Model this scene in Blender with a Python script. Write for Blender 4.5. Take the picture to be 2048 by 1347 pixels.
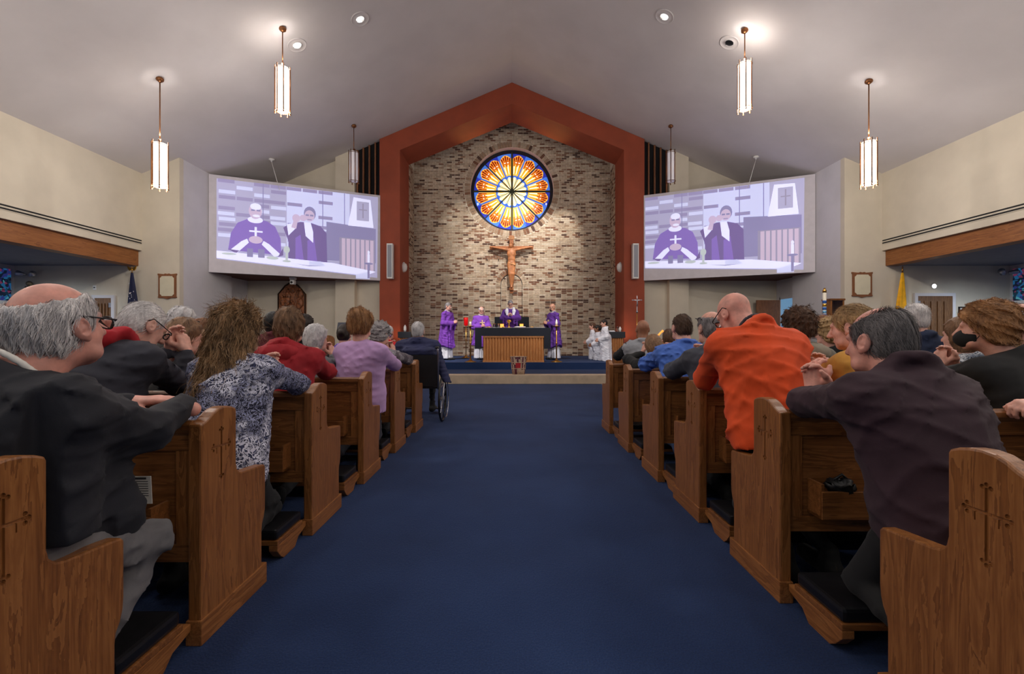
import bpy, bmesh, math, random
import numpy as np
from mathutils import Vector, Matrix, Euler
random.seed(7)
PI = math.pi
scene = bpy.context.scene
COL = scene.collection
for o in list(bpy.data.objects):
    bpy.data.objects.remove(o)

# ------------------------------------------------------------------ camera, world, light, exposure
F = 910.2
CZ = 1.14
cam_d = bpy.data.cameras.new('camera'); cam_d.lens = 16.0; cam_d.sensor_width = 36.0
cam = bpy.data.objects.new('camera', cam_d); COL.objects.link(cam)
cam.location = (0, 0, CZ); cam.rotation_euler = (PI / 2, 0, 0)
cam_d.clip_start = 0.05; cam_d.clip_end = 200
scene.camera = cam
vs = scene.view_settings
vs.view_transform = 'Standard'; vs.look = 'None'; vs.gamma = 1.0; vs.use_curve_mapping = False
vs.exposure = -0.18
world = bpy.data.worlds.new('world'); scene.world = world
world.use_nodes = True
bg = world.node_tree.nodes['Background']
bg.inputs[0].default_value = (0.80, 0.88, 1.0, 1); bg.inputs[1].default_value = 0.30


def W(px, py, Y):
    return Vector(((px - 1024) * Y / F, Y, CZ - (py - 673.5) * Y / F))


def aim(o, target):
    d = Vector(target) - o.location
    o.rotation_euler = d.to_track_quat('-Z', 'Y').to_euler()


def spot(name, loc, target, energy, size=60, blend=0.5, color=(1, .95, .89), radius=.12):
    l = bpy.data.lights.new(name, 'SPOT'); l.energy = energy; l.spot_size = math.radians(size)
    l.spot_blend = blend; l.color = color; l.shadow_soft_size = radius
    o = bpy.data.objects.new(name, l); COL.objects.link(o); o.location = loc; aim(o, target)
    return o


def ceil_z(x):
    return 9.79 - 0.427 * abs(x)


WARM = (1, .93, .86)
NEUT = (1, .95, .90)
# nave downlights: those with cans further down, plus unseen ones added for fill
CANS_FILL = [(-2.72, 8.1), (2.72, 8.1), (-4.15, 8.75), (-2.72, 4.6), (2.72, 4.6), (-2.72, 1.2), (2.72, 1.2), (-6.3, 4.6), (6.3, 4.6), (-6.3, 0.6), (6.3, 0.6), (-2.0, -3.0), (2.0, -3.0)]
for i, (x, y) in enumerate(CANS_FILL):
    e = 130
    spot('downlight_fill', (x, y, ceil_z(x) - .06), (x, y + .001, 0), e, 105, .7, NEUT, .09)
# unseen cool spots added to brighten the side aisles
for s_ in (-1, 1):
    for y_ in (10.3, 6.0, 1.5):
        spot('aisle_fill_spot', (s_ * 11.8, y_, 3.0), (s_ * 11.9, y_ + .5, 0), 230, 150, .8, (.74, .86, 1), .1)
# warm spots added for the amber glow on the arch soffit; pillar uplights
for s_ in (-1, 1):
    spot('arch_glow_spot', (s_ * 1.15, 17.5, 7.35), (s_ * 1.35, 16.1, 8.6), 34, 70, .9, (1, .72, .22), .05)
    spot('pillar_uplight', (s_ * 3.55, 15.15, .8), (s_ * 4.3, 15.46, 2.2), 22, 80, .9, (1, .55, .28), .05)
# sanctuary spotlights hung at the nave ceiling, aimed at altar and brick wall
spot('altar_spot', (-3.4, 9.6, 8.1), (-1.9, 14.6, 1.2), 2900, 24, .6, (1, .96, .95), .08)
spot('altar_spot', (3.4, 9.6, 8.1), (-0.1, 14.6, 1.2), 1700, 26, .6, (1, .96, .95), .08)
spot('altar_spot', (-1.2, 9.2, 9.0), (2.2, 14.6, 1.0), 1600, 26, .6, (1, .96, .95), .08)
spot('wall_spot', (2.8, 15.9, 7.6), (1.45, 17.67, 4.2), 620, 46, .8, (1, .95, .86), .05)
spot('wall_spot', (-2.8, 15.9, 7.6), (-1.0, 17.67, 3.8), 300, 64, .9, (1, .95, .86), .05)
spot('wall_spot', (0.6, 12.0, 8.9), (0.0, 17.6, 4.6), 2400, 38, .8, (1, .94, .87), .08)

# ------------------------------------------------------------------ materials


def s2l(c):
    return tuple(((v / 255.0) / 12.92 if v / 255.0 <= .04045 else (((v / 255.0) + .055) / 1.055) ** 2.4) for v in c[:3]) + (1.0,)


MATS = {}


class NT:
    def __init__(s, m):
        s.t = m.node_tree; s.n = s.t.nodes; s.l = s.t.links
        s.p = s.n['Principled BSDF']
        s.tc = s.n.new('ShaderNodeTexCoord')

    def new(s, t, **kw):
        n = s.n.new(t)
        for k, v in kw.items():
            setattr(n, k, v)
        return n

    def link(s, a, b): s.l.new(a, b)

    def mapping(s, scale, src='Object', loc=None, rot=None):
        m = s.new('ShaderNodeMapping'); m.inputs['Scale'].default_value = scale
        if rot: m.inputs['Rotation'].default_value = rot
        s.link(s.tc.outputs[src], m.inputs['Vector'])
        if loc is not None: s.link(loc, m.inputs['Location'])
        return m.outputs[0]

    def noise(s, vec, scale, detail=3, rough=.55, dist=0):
        n = s.new('ShaderNodeTexNoise'); n.inputs['Scale'].default_value = scale
        n.inputs['Detail'].default_value = detail; n.inputs['Roughness'].default_value = rough
        n.inputs['Distortion'].default_value = dist
        if vec is not None: s.link(vec, n.inputs['Vector'])
        return n

    def ramp(s, fac, stops, interp='LINEAR'):
        r = s.new('ShaderNodeValToRGB'); r.color_ramp.interpolation = interp
        e = r.color_ramp.elements
        while len(e) > 1: e.remove(e[-1])
        e[0].position = stops[0][0]; e[0].color = s2l(stops[0][1])
        for p, c in stops[1:]:
            x = e.new(p); x.color = s2l(c)
        s.link(fac, r.inputs[0])
        return r.outputs[0]

    def bump(s, h, strength=.3, dist=.01):
        b = s.new('ShaderNodeBump'); b.inputs['Strength'].default_value = strength
        b.inputs['Distance'].default_value = dist
        s.link(h, b.inputs['Height']); s.link(b.outputs[0], s.p.inputs['Normal'])


def mat(name, col=(128, 128, 128), rough=.6, metal=0, var=.12, vscale=6, bump=0, bscale=60, bdist=.004, emit=None, estr=0, spec=None, sheen=0, alpha=None, trans=0):
    if name in MATS: return MATS[name]
    m = bpy.data.materials.new(name); m.use_nodes = True; MATS[name] = m
    t = NT(m); p = t.p
    p.inputs['Roughness'].default_value = rough; p.inputs['Metallic'].default_value = metal
    if spec is not None: p.inputs['Specular IOR Level'].default_value = spec
    if sheen: p.inputs['Sheen Weight'].default_value = sheen
    if trans: p.inputs['Transmission Weight'].default_value = trans
    if var:
        n = t.noise(t.mapping((1, 1, 1)), vscale, 4)
        lo = [max(0, c * (1 - var)) for c in col]; hi = [min(255, c * (1 + var)) for c in col]
        t.link(t.ramp(n.outputs[0], [(.3, lo), (.7, hi)]), p.inputs['Base Color'])
    else:
        p.inputs['Base Color'].default_value = s2l(col)
    if bump:
        n2 = t.noise(t.mapping((1, 1, 1)), bscale, 3)
        t.bump(n2.outputs[0], bump, bdist)
    if emit is not None:
        p.inputs['Emission Color'].default_value = s2l(emit); p.inputs['Emission Strength'].default_value = estr
    if alpha is not None: p.inputs['Alpha'].default_value = alpha
    return m


def wood(name, axis, dark, mid, light, scale=1.0, rough=.34):
    m = bpy.data.materials.new(name); m.use_nodes = True; MATS[name] = m
    t = NT(m); p = t.p
    oi = t.new('ShaderNodeObjectInfo')
    mul = t.new('ShaderNodeVectorMath', operation='SCALE'); mul.inputs[0].default_value = (7, 5, 9)
    t.link(oi.outputs['Random'], mul.inputs['Scale'])
    sc = [11 * scale] * 3; sc[axis] = 1.1 * scale
    v = t.mapping(tuple(sc), 'Object', mul.outputs[0])
    n = t.noise(v, 1.6, 5, .6, .9)
    sc2 = [150 * scale] * 3; sc2[axis] = 4 * scale
    v2 = t.mapping(tuple(sc2), 'Object', mul.outputs[0])
    n2 = t.noise(v2, 1.0, 3, .6, .2)
    wv = t.new('ShaderNodeMath', operation='MULTIPLY'); wv.inputs[1].default_value = 6.0
    t.link(n.outputs[0], wv.inputs[0])
    fr = t.new('ShaderNodeMath', operation='FRACT'); t.link(wv.outputs[0], fr.inputs[0])
    mx = t.new('ShaderNodeMix', data_type='FLOAT'); mx.inputs[0].default_value = .6
    t.link(fr.outputs[0], mx.inputs[2]); t.link(n2.outputs[0], mx.inputs[3])
    t.link(t.ramp(mx.outputs[0], [(.15, dark), (.45, mid), (.8, light)]), p.inputs['Base Color'])
    p.inputs['Roughness'].default_value = rough
    t.bump(n2.outputs[0], .12, .002)
    return m


wood('oak_upright', 2, (98, 58, 28), (132, 82, 41), (158, 104, 57))
wood('oak_along', 0, (86, 50, 24), (118, 72, 36), (144, 94, 51))
wood('oak_depth', 1, (102, 61, 30), (136, 85, 44), (162, 108, 61))
wood('beam_wood', 1, (104, 60, 26), (138, 84, 40), (156, 100, 52), .4, .5)
wood('altar_wood', 2, (132, 80, 40), (172, 112, 62), (196, 136, 80), 1.0, .45)
wood('door_wood', 2, (76, 50, 30), (110, 76, 48), (136, 98, 64), .8, .5)
wood('slat_wood', 2, (96, 58, 34), (126, 78, 48), (146, 96, 60), .8, .5)
wood('cross_wood', 2, (120, 66, 30), (160, 92, 46), (184, 114, 62), 1.0, .45)
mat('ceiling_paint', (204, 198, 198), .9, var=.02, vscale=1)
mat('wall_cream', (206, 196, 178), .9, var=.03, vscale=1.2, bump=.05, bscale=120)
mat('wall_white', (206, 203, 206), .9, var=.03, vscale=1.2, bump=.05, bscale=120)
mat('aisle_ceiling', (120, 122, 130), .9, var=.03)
mat('arch_red', (150, 68, 42), .75, var=.05, vscale=2, bump=.04, bscale=90)
mat('soffit_brown', (92, 50, 42), .8, var=.05)
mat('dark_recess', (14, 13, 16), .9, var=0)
mat('black_slot', (10, 10, 11), .8, var=0)
mat('mortar', (228, 216, 198), .95, var=.08, vscale=30, bump=.2, bscale=200)
mat('white_enamel', (226, 224, 220), .4, var=0)
mat('grille_grey', (150, 152, 160), .6, var=.05, vscale=200)
mat('bronze', (134, 88, 56), .38, .9, var=.1)
mat('dark_bronze', (62, 46, 36), .4, .85, var=.2, vscale=20)
mat('brass', (196, 148, 76), .3, .95, var=.08)
mat('gold', (220, 170, 70), .25, .95, var=.05)
mat('steel', (190, 190, 196), .3, .95, var=.03)
mat('black_granite', (26, 29, 38), .35, var=.25, vscale=90)
mat('black_vinyl', (20, 20, 23), .35, var=.15, vscale=30, bump=.15, bscale=25)
mat('black_plastic', (18, 18, 20), .45, var=.1)
mat('paper', (226, 222, 214), .8, var=.02)
mat('ink', (52, 50, 52), .8, var=0)
mat('beige_stone', (184, 164, 140), .7, var=.06, vscale=4)
mat('white_cloth', (226, 226, 232), .9, var=.03, bump=.2, bscale=30)
mat('glass_clear', (240, 244, 246), .05, var=0, trans=1.0)
mat('lamp_on', (255, 250, 240), .5, var=0, emit=(255, 244, 226), estr=4.0)
mat('lamp_off', (236, 232, 238), .5, var=0, emit=(235, 226, 232), estr=.10)  # unlit shade, with a faint glow put into its material
mat('can_lens', (255, 255, 255), .5, var=0, emit=(255, 250, 244), estr=5.0)
mat('flame', (255, 220, 150), .5, var=0, emit=(255, 214, 150), estr=9.0)
mat('red_glass', (190, 16, 20), .2, var=0, emit=(220, 16, 20), estr=.55)
mat('amber_glow', (250, 170, 70), .4, var=0, emit=(255, 160, 70), estr=1.2)
mat('candle_wax', (232, 224, 206), .5, var=.03)
mat('carved_wood', (132, 80, 48), .5, var=.35, vscale=14, bump=.6, bscale=28, bdist=.02)

# carpet
m = bpy.data.materials.new('carpet_blue'); m.use_nodes = True; MATS['carpet_blue'] = m
t = NT(m)
nb = t.noise(t.mapping((1, 1, 1)), .9, 4)
nf = t.noise(t.mapping((1, 1, 1)), 170, 2, .7)
mx = t.new('ShaderNodeMix', data_type='FLOAT'); mx.inputs[0].default_value = .6
t.link(nb.outputs[0], mx.inputs[2]); t.link(nf.outputs[0], mx.inputs[3])
t.link(t.ramp(mx.outputs[0], [(.25, (18, 30, 55)), (.5, (31, 49, 86)), (.75, (48, 69, 110))]), t.p.inputs['Base Color'])
t.p.inputs['Roughness'].default_value = .95; t.p.inputs['Sheen Weight'].default_value = .05; t.p.inputs['Specular IOR Level'].default_value = .15
vo = t.new('ShaderNodeTexVoronoi'); vo.inputs['Scale'].default_value = 110; t.link(t.mapping((1, 1, 1)), vo.inputs['Vector'])
t.bump(vo.outputs[0], .5, .004)

BRICKC = [(186, 166, 142), (194, 174, 152), (176, 154, 132), (162, 134, 110), (122, 84, 64), (92, 66, 54), (142, 104, 80), (204, 188, 168)]
BRICKW = [.25, .22, .17, .06, .09, .07, .06, .08]
for i, c in enumerate(BRICKC):
    mat('brick_%d' % i, c, .9, var=.13, vscale=9, bump=.25, bscale=80)

# ------------------------------------------------------------------ geometry helpers


class MB:
    def __init__(s):
        s.v = []; s.f = []; s.m = []

    def add(s, vs, fs, mi=0):
        b = len(s.v)
        s.v += [tuple(map(float, p)) for p in vs]
        s.f += [[b + i for i in f] for f in fs]; s.m += [mi] * len(fs)
        return s

    def box(s, a, b, mi=0):
        x0, x1 = sorted((a[0], b[0])); y0, y1 = sorted((a[1], b[1])); z0, z1 = sorted((a[2], b[2]))
        s.add([(x0, y0, z0), (x1, y0, z0), (x1, y1, z0), (x0, y1, z0), (x0, y0, z1), (x1, y0, z1), (x1, y1, z1), (x0, y1, z1)],
              [(0, 3, 2, 1), (4, 5, 6, 7), (0, 1, 5, 4), (1, 2, 6, 5), (2, 3, 7, 6), (3, 0, 4, 7)], mi)
        return s

    def prism(s, pts, d, mi=0):
        """closed polygon of 3-D points, extruded by vector d"""
        n = len(pts); d = Vector(d)
        P = [Vector(p) for p in pts]
        nrm = Vector((0, 0, 0))
        for i in range(n): nrm += P[i].cross(P[(i + 1) % n])
        if nrm.dot(d) > 0: P.reverse()
        vs = P + [p + d for p in P]
        fs = [list(range(n)), list(range(2 * n - 1, n - 1, -1))] + [(i, n + i, n + (i + 1) % n, (i + 1) % n) for i in range(n)]
        fs = [fs[0], fs[1]] + [tuple(reversed(f)) for f in fs[2:]]
        s.add(vs, fs, mi); return s

    def tube(s, path, r, seg=8, mi=0, cap=True):
        path = [Vector(p) for p in path]
        rs = r if isinstance(r, (list, tuple)) else [r] * len(path)
        vs = []; fs = []
        up = None
        for i, p in enumerate(path):
            a = path[max(0, i - 1)]; b = path[min(len(path) - 1, i + 1)]
            d = (b - a).normalized()
            if up is None or abs(up.dot(d)) > .98:
                up = Vector((0, 0, 1)) if abs(d.z) < .9 else Vector((0, 1, 0))
            x = d.cross(up).normalized(); y = x.cross(d).normalized(); up = y
            for k in range(seg):
                t_ = 2 * PI * k / seg
                vs.append(p + (x * math.cos(t_) + y * math.sin(t_)) * rs[i])
        for i in range(len(path) - 1):
            for k in range(seg):
                a = i * seg + k; b = i * seg + (k + 1) % seg
                fs.append((a, b, b + seg, a + seg))
        if cap:
            fs.append(list(range(seg - 1, -1, -1))); fs.append([(len(path) - 1) * seg + k for k in range(seg)])
        s.add(vs, fs, mi); return s

    def lathe(s, c, prof, seg=20, axis='z', mi=0, sx=1, sy=1):
        """prof: list of (r, h) along axis from centre c"""
        c = Vector(c); vs = []; fs = []
        for r, h in prof:
            for k in range(seg):
                t_ = 2 * PI * k / seg
                a, b = r * math.cos(t_) * sx, r * math.sin(t_) * sy
                vs.append(c + (Vector((a, b, h)) if axis == 'z' else Vector((a, h, b)) if axis == 'y' else Vector((h, a, b))))
        for i in range(len(prof) - 1):
            for k in range(seg):
                a = i * seg + k; b = i * seg + (k + 1) % seg
                fs.append((a, b, b + seg, a + seg))
        fs.append(list(range(seg - 1, -1, -1))); fs.append([(len(prof) - 1) * seg + k for k in range(seg)])
        s.add(vs, fs, mi); return s

    def ball(s, c, r, seg=12, rings=8, mi=0, scale=(1, 1, 1)):
        c = Vector(c); vs = []; fs = []
        for i in range(1, rings):
            a = PI * i / rings
            for k in range(seg):
                t_ = 2 * PI * k / seg
                vs.append(c + Vector((math.sin(a) * math.cos(t_) * scale[0], math.sin(a) * math.sin(t_) * scale[1], math.cos(a) * scale[2])) * r)
        n = len(vs)
        vs += [c + Vector((0, 0, r * scale[2])), c - Vector((0, 0, r * scale[2]))]
        for i in range(rings - 2):
            for k in range(seg):
                a = i * seg + k; b = i * seg + (k + 1) % seg
                fs.append((a, a + seg, b + seg, b))
        for k in range(seg):
            fs.append((n, k, (k + 1) % seg)); o_ = (rings - 2) * seg
            fs.append((n + 1, o_ + (k + 1) % seg, o_ + k))
        s.add(vs, fs, mi); return s

    def build(s, name, mats, parent=None, smooth=False, bevel=0, fixn=True):
        me = bpy.data.meshes.new(name)
        off = Vector((0, 0, 0)); q = parent
        while q is not None:
            off += q.location; q = q.parent
        me.from_pydata([(v[0] - off.x, v[1] - off.y, v[2] - off.z) for v in s.v], [], s.f)
        ms = mats if isinstance(mats, (list, tuple)) else [mats]
        for a in ms: me.materials.append(MATS[a] if isinstance(a, str) else a)
        if len(ms) > 1: me.polygons.foreach_set('material_index', s.m)
        if fixn or bevel:
            bm = bmesh.new(); bm.from_mesh(me)
            if fixn: bmesh.ops.recalc_face_normals(bm, faces=bm.faces)
            if bevel:
                ed = [e for e in bm.edges if len(e.link_faces) == 2 and e.calc_face_angle(0) > .6]
                bmesh.ops.bevel(bm, geom=ed, offset=bevel, segments=2, profile=.6, affect='EDGES', clamp_overlap=True)
            bm.to_mesh(me); bm.free()
        if smooth: me.polygons.foreach_set('use_smooth', [True] * len(me.polygons))
        me.update()
        o = bpy.data.objects.new(name, me); COL.objects.link(o); o.parent = parent
        return o


def tag(o, label, cat, group=None):
    o['label'] = label; o['category'] = cat
    if group: o['group'] = group
    return o


def thing(name, label, cat, loc=(0, 0, 0), group=None):
    o = bpy.data.objects.new(name, None); COL.objects.link(o); o.location = loc
    o.empty_display_size = .1
    return tag(o, label, cat, group)


def struct(o):
    o['kind'] = 'structure'; return o


def copy_tree(o, parent=None):
    c = o.copy(); COL.objects.link(c); c.parent = parent
    for ch in o.children: copy_tree(ch, c)
    return c


def smooth_angle(o, ang=.6):
    me = o.data
    me.polygons.foreach_set('use_smooth', [True] * len(me.polygons))
    bm = bmesh.new(); bm.from_mesh(me)
    for e in bm.edges: e.smooth = e.calc_face_angle(0) < ang
    bm.to_mesh(me); bm.free()
# ------------------------------------------------------------------ structure
D1 = 12.25; XW = 9.96; XO = 13.4; XR = 8.95; YB = -9.0; YK = 15.66; XS = 9.1
PH = .41; YP = 13.03; Y1 = 11.04; H1 = .215
struct(MB().box((-XO, YB, -.1), (XO, 19, 0)).build('floor', 'carpet_blue'))
pl = MB().box((-8.9, Y1 + .42, 0), (8.9, YP + .05, H1 - .002)).build('floor_step', 'carpet_blue'); struct(pl)
struct(MB().box((-8.9, YP, .001), (8.9, 18.2, PH)).build('floor_platform', 'carpet_blue', bevel=.012))
struct(MB().box((-8.9, Y1, 0), (8.9, Y1 + .42, H1)).build('trim_3', 'beige_stone', bevel=.008))

cb = MB()
for s in (-1, 1):
    cb.prism([(0, YB, 9.79), (s * (XW + .3), YB, ceil_z(XW + .3)), (s * (XW + .3), YB, ceil_z(XW + .3) + .2), (0, YB, 9.99)], (0, YK + .3 - YB, 0))
struct(cb.build('ceiling', 'ceiling_paint'))
for s, side in ((-1, 'left'), (1, 'right')):
    # nave clerestory wall
    struct(MB().box((s * XW, YB, 3.46), (s * (XW + .25), D1, 5.62)).build('wall_%s_upper' % side, 'wall_cream'))
    struct(MB().box((s * (XW + .09), YB, 3.05), (s * (XW + .42), D1 - .005, 3.47)).build('trim_%d' % (1 if s < 0 else 2), 'beam_wood', bevel=.006))
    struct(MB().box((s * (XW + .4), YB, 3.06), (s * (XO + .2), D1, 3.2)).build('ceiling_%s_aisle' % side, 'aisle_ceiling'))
    # front wall closing nave side and side aisle
    pts = [(s * (XO + .2), D1, 0), (s * XR, D1, 0), (s * XR, D1, ceil_z(XR) + .05), (s * (XW + .2), D1, ceil_z(XW + .2) + .05), (s * (XW + .2), D1, 3.2), (s * (XO + .2), D1, 3.2)]
    struct(MB().prism(pts, (0, .15, 0)).build('wall_%s_front' % side, 'wall_white' if 0 else 'wall_cream'))
    # return wall
    pts = [(s * XR, D1 + .15, 0), (s * XR, 14.53, 0), (s * XR, 14.53, ceil_z(XR) + .05), (s * XR, D1 + .15, ceil_z(XR) + .05)]
    struct(MB().prism(pts, (s * .14, 0, 0)).build('wall_%s_return' % side, 'wall_white'))
    # alcove back wall, pier
    pts = [(s * (XS + .1), YK, 0), (s * 4.3, YK, 0), (s * 4.3, YK, ceil_z(4.3) + .05), (s * (XS + .1), YK, ceil_z(XS) + .05)]
    struct(MB().prism(pts, (0, .12, 0)).build('wall_%s_alcove' % side, 'wall_cream'))
    pts = [(s * 5.99, 15.43, 0), (s * 5.34, 15.43, 0), (s * 5.34, 15.43, ceil_z(5.34) + .03), (s * 5.99, 15.43, ceil_z(5.99) + .03)]
    struct(MB().prism(pts, (0, YK - 15.43, 0)).build('wall_%s_pier' % side, 'wall_cream'))
    # dark organ grille above the screen with wooden slats
    g = MB(); x0, x1 = 4.5, 5.34
    g.prism([(s * x0, YK - .04, 5.9), (s * x1, YK - .04, 5.9), (s * x1, YK - .04, ceil_z(x1)), (s * x0, YK - .04, ceil_z(x0))], (0, .03, 0))
    gr = thing('organ_grille', 'dark sound opening with upright wooden slats %s the red arch, over the %s projection screen' % ('left of' if s < 0 else 'right of', 'flag-side' if s < 0 else 'candle-side'), 'grille', (s * 4.9, YK, 5.9))
    gr['label'] = ('dark opening with upright wooden slats above the screen near the carved wooden plaque' if s < 0 else 'dark opening with upright wooden slats above the screen near the open door')
    g.build('backing', 'dark_recess', gr)
    for k in range(4):
        xx = x0 + .17 + k * .205
        MB().box((s * (xx - .022), YK - .13, 5.9), (s * (xx + .022), YK - .05, ceil_z(xx + .03) - .005)).build('slat', 'slat_wood', gr)
    # alcove side wall, soffit under the screen
    pts = [(s * XS, 14.53, 0), (s * XS, YK, 0), (s * XS, YK, 6.0), (s * XS, 14.53, 6.0)]
    struct(MB().prism(pts, (s * .1, 0, 0)).build('wall_%s_side' % side, 'wall_white'))
    struct(MB().prism([(s * 8.94, 13.46, 3.07), (s * 4.52, 15.5, 3.07), (s * 4.52, YK, 3.07), (s * XS, YK, 3.07), (s * XS, 14.55, 3.07), (s * 8.94, 14.55, 3.07)], (0, 0, .08)).build('ceiling_%s_alcove' % side, 'soffit_brown'))
    # outer aisle wall
    struct(MB().box((s * XO, YB, 0), (s * (XO + .2), D1, 3.2)).build('wall_%s_aisle' % side, 'wall_white'))

# red arch
def archpoly(y):
    xo, xi = 4.5, 3.806
    out = [(-xo, y, PH - .4), (-xo, y, ceil_z(xo) - .01), (0, y, 9.78), (xo, y, ceil_z(xo) - .01), (xo, y, PH - .4)]
    inn = [(xi, y, PH - .4), (xi, y, 7.49), (0, y, 9.06), (-xi, y, 7.49), (-xi, y, PH - .4)]
    return out, inn
o_, i_ = archpoly(15.46)
ab = MB()
for a in range(4):
    ib = [i_[4 - a], i_[3 - a]]
    ab.prism([o_[a], o_[a + 1], ib[1], ib[0]], (0, 1.34, 0))
struct(ab.build('wall_arch', 'arch_red'))

# brick niche
BW = 3.81; YW = 17.67
WC = (0.0, 6.88); RH = 1.62
mt = MB()
N = 96
def outer(t_):
    dx, dz = math.cos(t_), math.sin(t_)
    best = 99
    for (nx, nz, c) in ((1, 0, BW + .05), (-1, 0, BW + .05), (0, -1, WC[1] - PH + .1), (.38, .925, 2.85), (-.38, .925, 2.85)):
        q = dx * nx + dz * nz
        if q > 1e-6: best = min(best, c / q)
    return best
for k in range(N):
    t0, t1 = 2 * PI * k / N, 2 * PI * (k + 1) / N
    ps = [(WC[0] + RH * math.cos(a), YW + .012, WC[1] + RH * math.sin(a)) for a in (t0, t1)]
    po = [(WC[0] + outer(a) * math.cos(a), YW + .012, WC[1] + outer(a) * math.sin(a)) for a in (t0, t1)]
    mt.add([ps[0], ps[1], po[1], po[0]], [(0, 1, 2, 3)])
    mt.add([ps[0], ps[1], (ps[1][0], YW + .42, ps[1][2]), (ps[0][0], YW + .42, ps[0][2])], [(0, 1, 2, 3)])
# fill corners
mt.add([(-BW, YW + .02, PH), (BW, YW + .02, PH), (BW, YW + .02, 5.0), (-BW, YW + .02, 5.0)], [(0, 1, 2, 3)])
wall_b = mt.build('wall_brick', 'mortar', fixn=False); struct(wall_b)
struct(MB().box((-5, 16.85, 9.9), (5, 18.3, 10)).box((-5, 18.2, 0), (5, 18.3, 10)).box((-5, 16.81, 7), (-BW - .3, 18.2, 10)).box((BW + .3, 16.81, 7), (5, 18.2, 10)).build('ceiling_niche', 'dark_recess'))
BRX, BRZ, JT = .212, .0705, .0145
bricks = []            # (x0,x1,z0,z1)
ZS = 3.02
z = PH
row = 0
ARC = (-.02, 3.16, .62)
while z < 9.7:
    zc = z + BRZ / 2
    run = z >= ZS
    off = (BRX / 2 if (run and row % 2) else 0)
    x = -BW - (BRX if run else 0) + off
    ytop = 9.85 - .41 * 0
    while x < BW:
        a, b = max(x, -BW), min(x + BRX, BW)
        x += BRX
        segs = [(a, b)]
        dz = abs(zc - WC[1]); R2 = 1.86
        if dz < R2:
            c = math.sqrt(R2 * R2 - dz * dz)
            ns = []
            for (p, q) in segs:
                if q <= -c or p >= c: ns.append((p, q))
                else:
                    if p < -c - .03: ns.append((p, -c))
                    if q > c + .03: ns.append((c, q))
            segs = ns
        if zc > ARC[1] and zc - ARC[1] < ARC[2]:
            c = math.sqrt(ARC[2] ** 2 - (zc - ARC[1]) ** 2)
            ns = []
            for (p, q) in segs:
                if q <= ARC[0] - c or p >= ARC[0] + c: ns.append((p, q))
                else:
                    if p < ARC[0] - c - .03: ns.append((p, ARC[0] - c))
                    if q > ARC[0] + c + .03: ns.append((ARC[0] + c, q))
            segs = ns
        for p, q in segs:
            if q - p > .03 and zc < 9.75 - .36 * min(abs(p), abs(q)):
                bricks.append((p, q, z, z + BRZ))
    z += BRZ; row += 1
# bricks inside the blind arch
z = ZS
while z < ARC[1] + .42:
    zc = z + BRZ / 2
    if zc > ARC[1] - .0:
        c = math.sqrt(max(0, .40 ** 2 - max(0, zc - ARC[1]) ** 2))
        x = ARC[0] - .424
        for k in range(4):
            a, b = max(ARC[0] - .424 + k * BRX, ARC[0] - c), min(ARC[0] - .424 + (k + 1) * BRX, ARC[0] + c)
            if b - a > .04: bricks.append((a, b, z, z + BRZ))
    z += BRZ
rb = random.Random(3)
def bcol():
    r = rb.random(); acc = 0
    for i, w in enumerate(BRICKW):
        acc += w
        if r < acc: return i
    return 0
full = [b for b in bricks if abs((b[1] - b[0]) - BRX) < 1e-4]
full.sort(key=lambda b: math.hypot((b[0] + b[1]) / 2 - 0.9, ((b[2] + b[3]) / 2 - 4.3) * 1.1))
single = set(full[:185])
bmesh_cache = {}
def brick_mesh(ci, w, h, d):
    k = (ci, round(w, 3), round(h, 3))
    if k not in bmesh_cache:
        o = MB().box((-w / 2, -d, -h / 2), (w / 2, .004, h / 2)).build('brick', 'brick_%d' % ci)
        me = o.data; bpy.data.objects.remove(o); bmesh_cache[k] = me
    return bmesh_cache[k]
def brick_obj(ci, w, h, c, rot=0):
    o = bpy.data.objects.new('brick', brick_mesh(ci, w, h, .0)); COL.objects.link(o)
    o.parent = wall_b; o.location = c; o.rotation_euler = (0, rot, 0); return o
rest = MB()
prevc = 0
for b in bricks:
    ci = bcol()
    if prevc >= 4 and rb.random() < .12: ci = prevc
    prevc = ci
    dp = rb.uniform(-.002, .004)
    if b in single:
        o = bpy.data.objects.new('brick', brick_mesh(ci, BRX - JT, BRZ - JT, .0)); COL.objects.link(o)
        o.parent = wall_b; o.location = ((b[0] + b[1]) / 2, YW - dp, (b[2] + b[3]) / 2)
    else:
        rest.box((b[0] + JT / 2, YW - dp, b[2] + JT / 2), (b[1] - JT / 2, YW + .014, b[3] - JT / 2), ci)
# side returns of the niche (end-on bricks) with their own mortar
for s in (-1, 1):
    mw = MB().box((s * (BW + .002), 16.8, PH), (s * (BW + .1), YW + .02, 9.0)).build('wall_brick_%s' % ('left' if s < 0 else 'right'), 'mortar'); struct(mw)
    rr = MB(); z = PH; row = 0
    while z < 7.6:
        y = 16.8 + (.106 if row % 2 else 0) - .1
        while y < YW:
            a, b = max(y, 16.8), min(y + BRX, YW); y += BRX
            if b - a > .03: rr.box((s * (BW + .004), a + JT / 2, z + JT / 2), (s * (BW - .008), b - JT / 2, z + BRZ - JT / 2), bcol())
        z += BRZ; row += 1
    q = rr.build('brickwork', ['brick_%d' % i for i in range(8)], mw, fixn=False); q['kind'] = 'stuff'
q = rest.build('brickwork', ['brick_%d' % i for i in range(8)], wall_b, fixn=False); q['kind'] = 'stuff'
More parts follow.
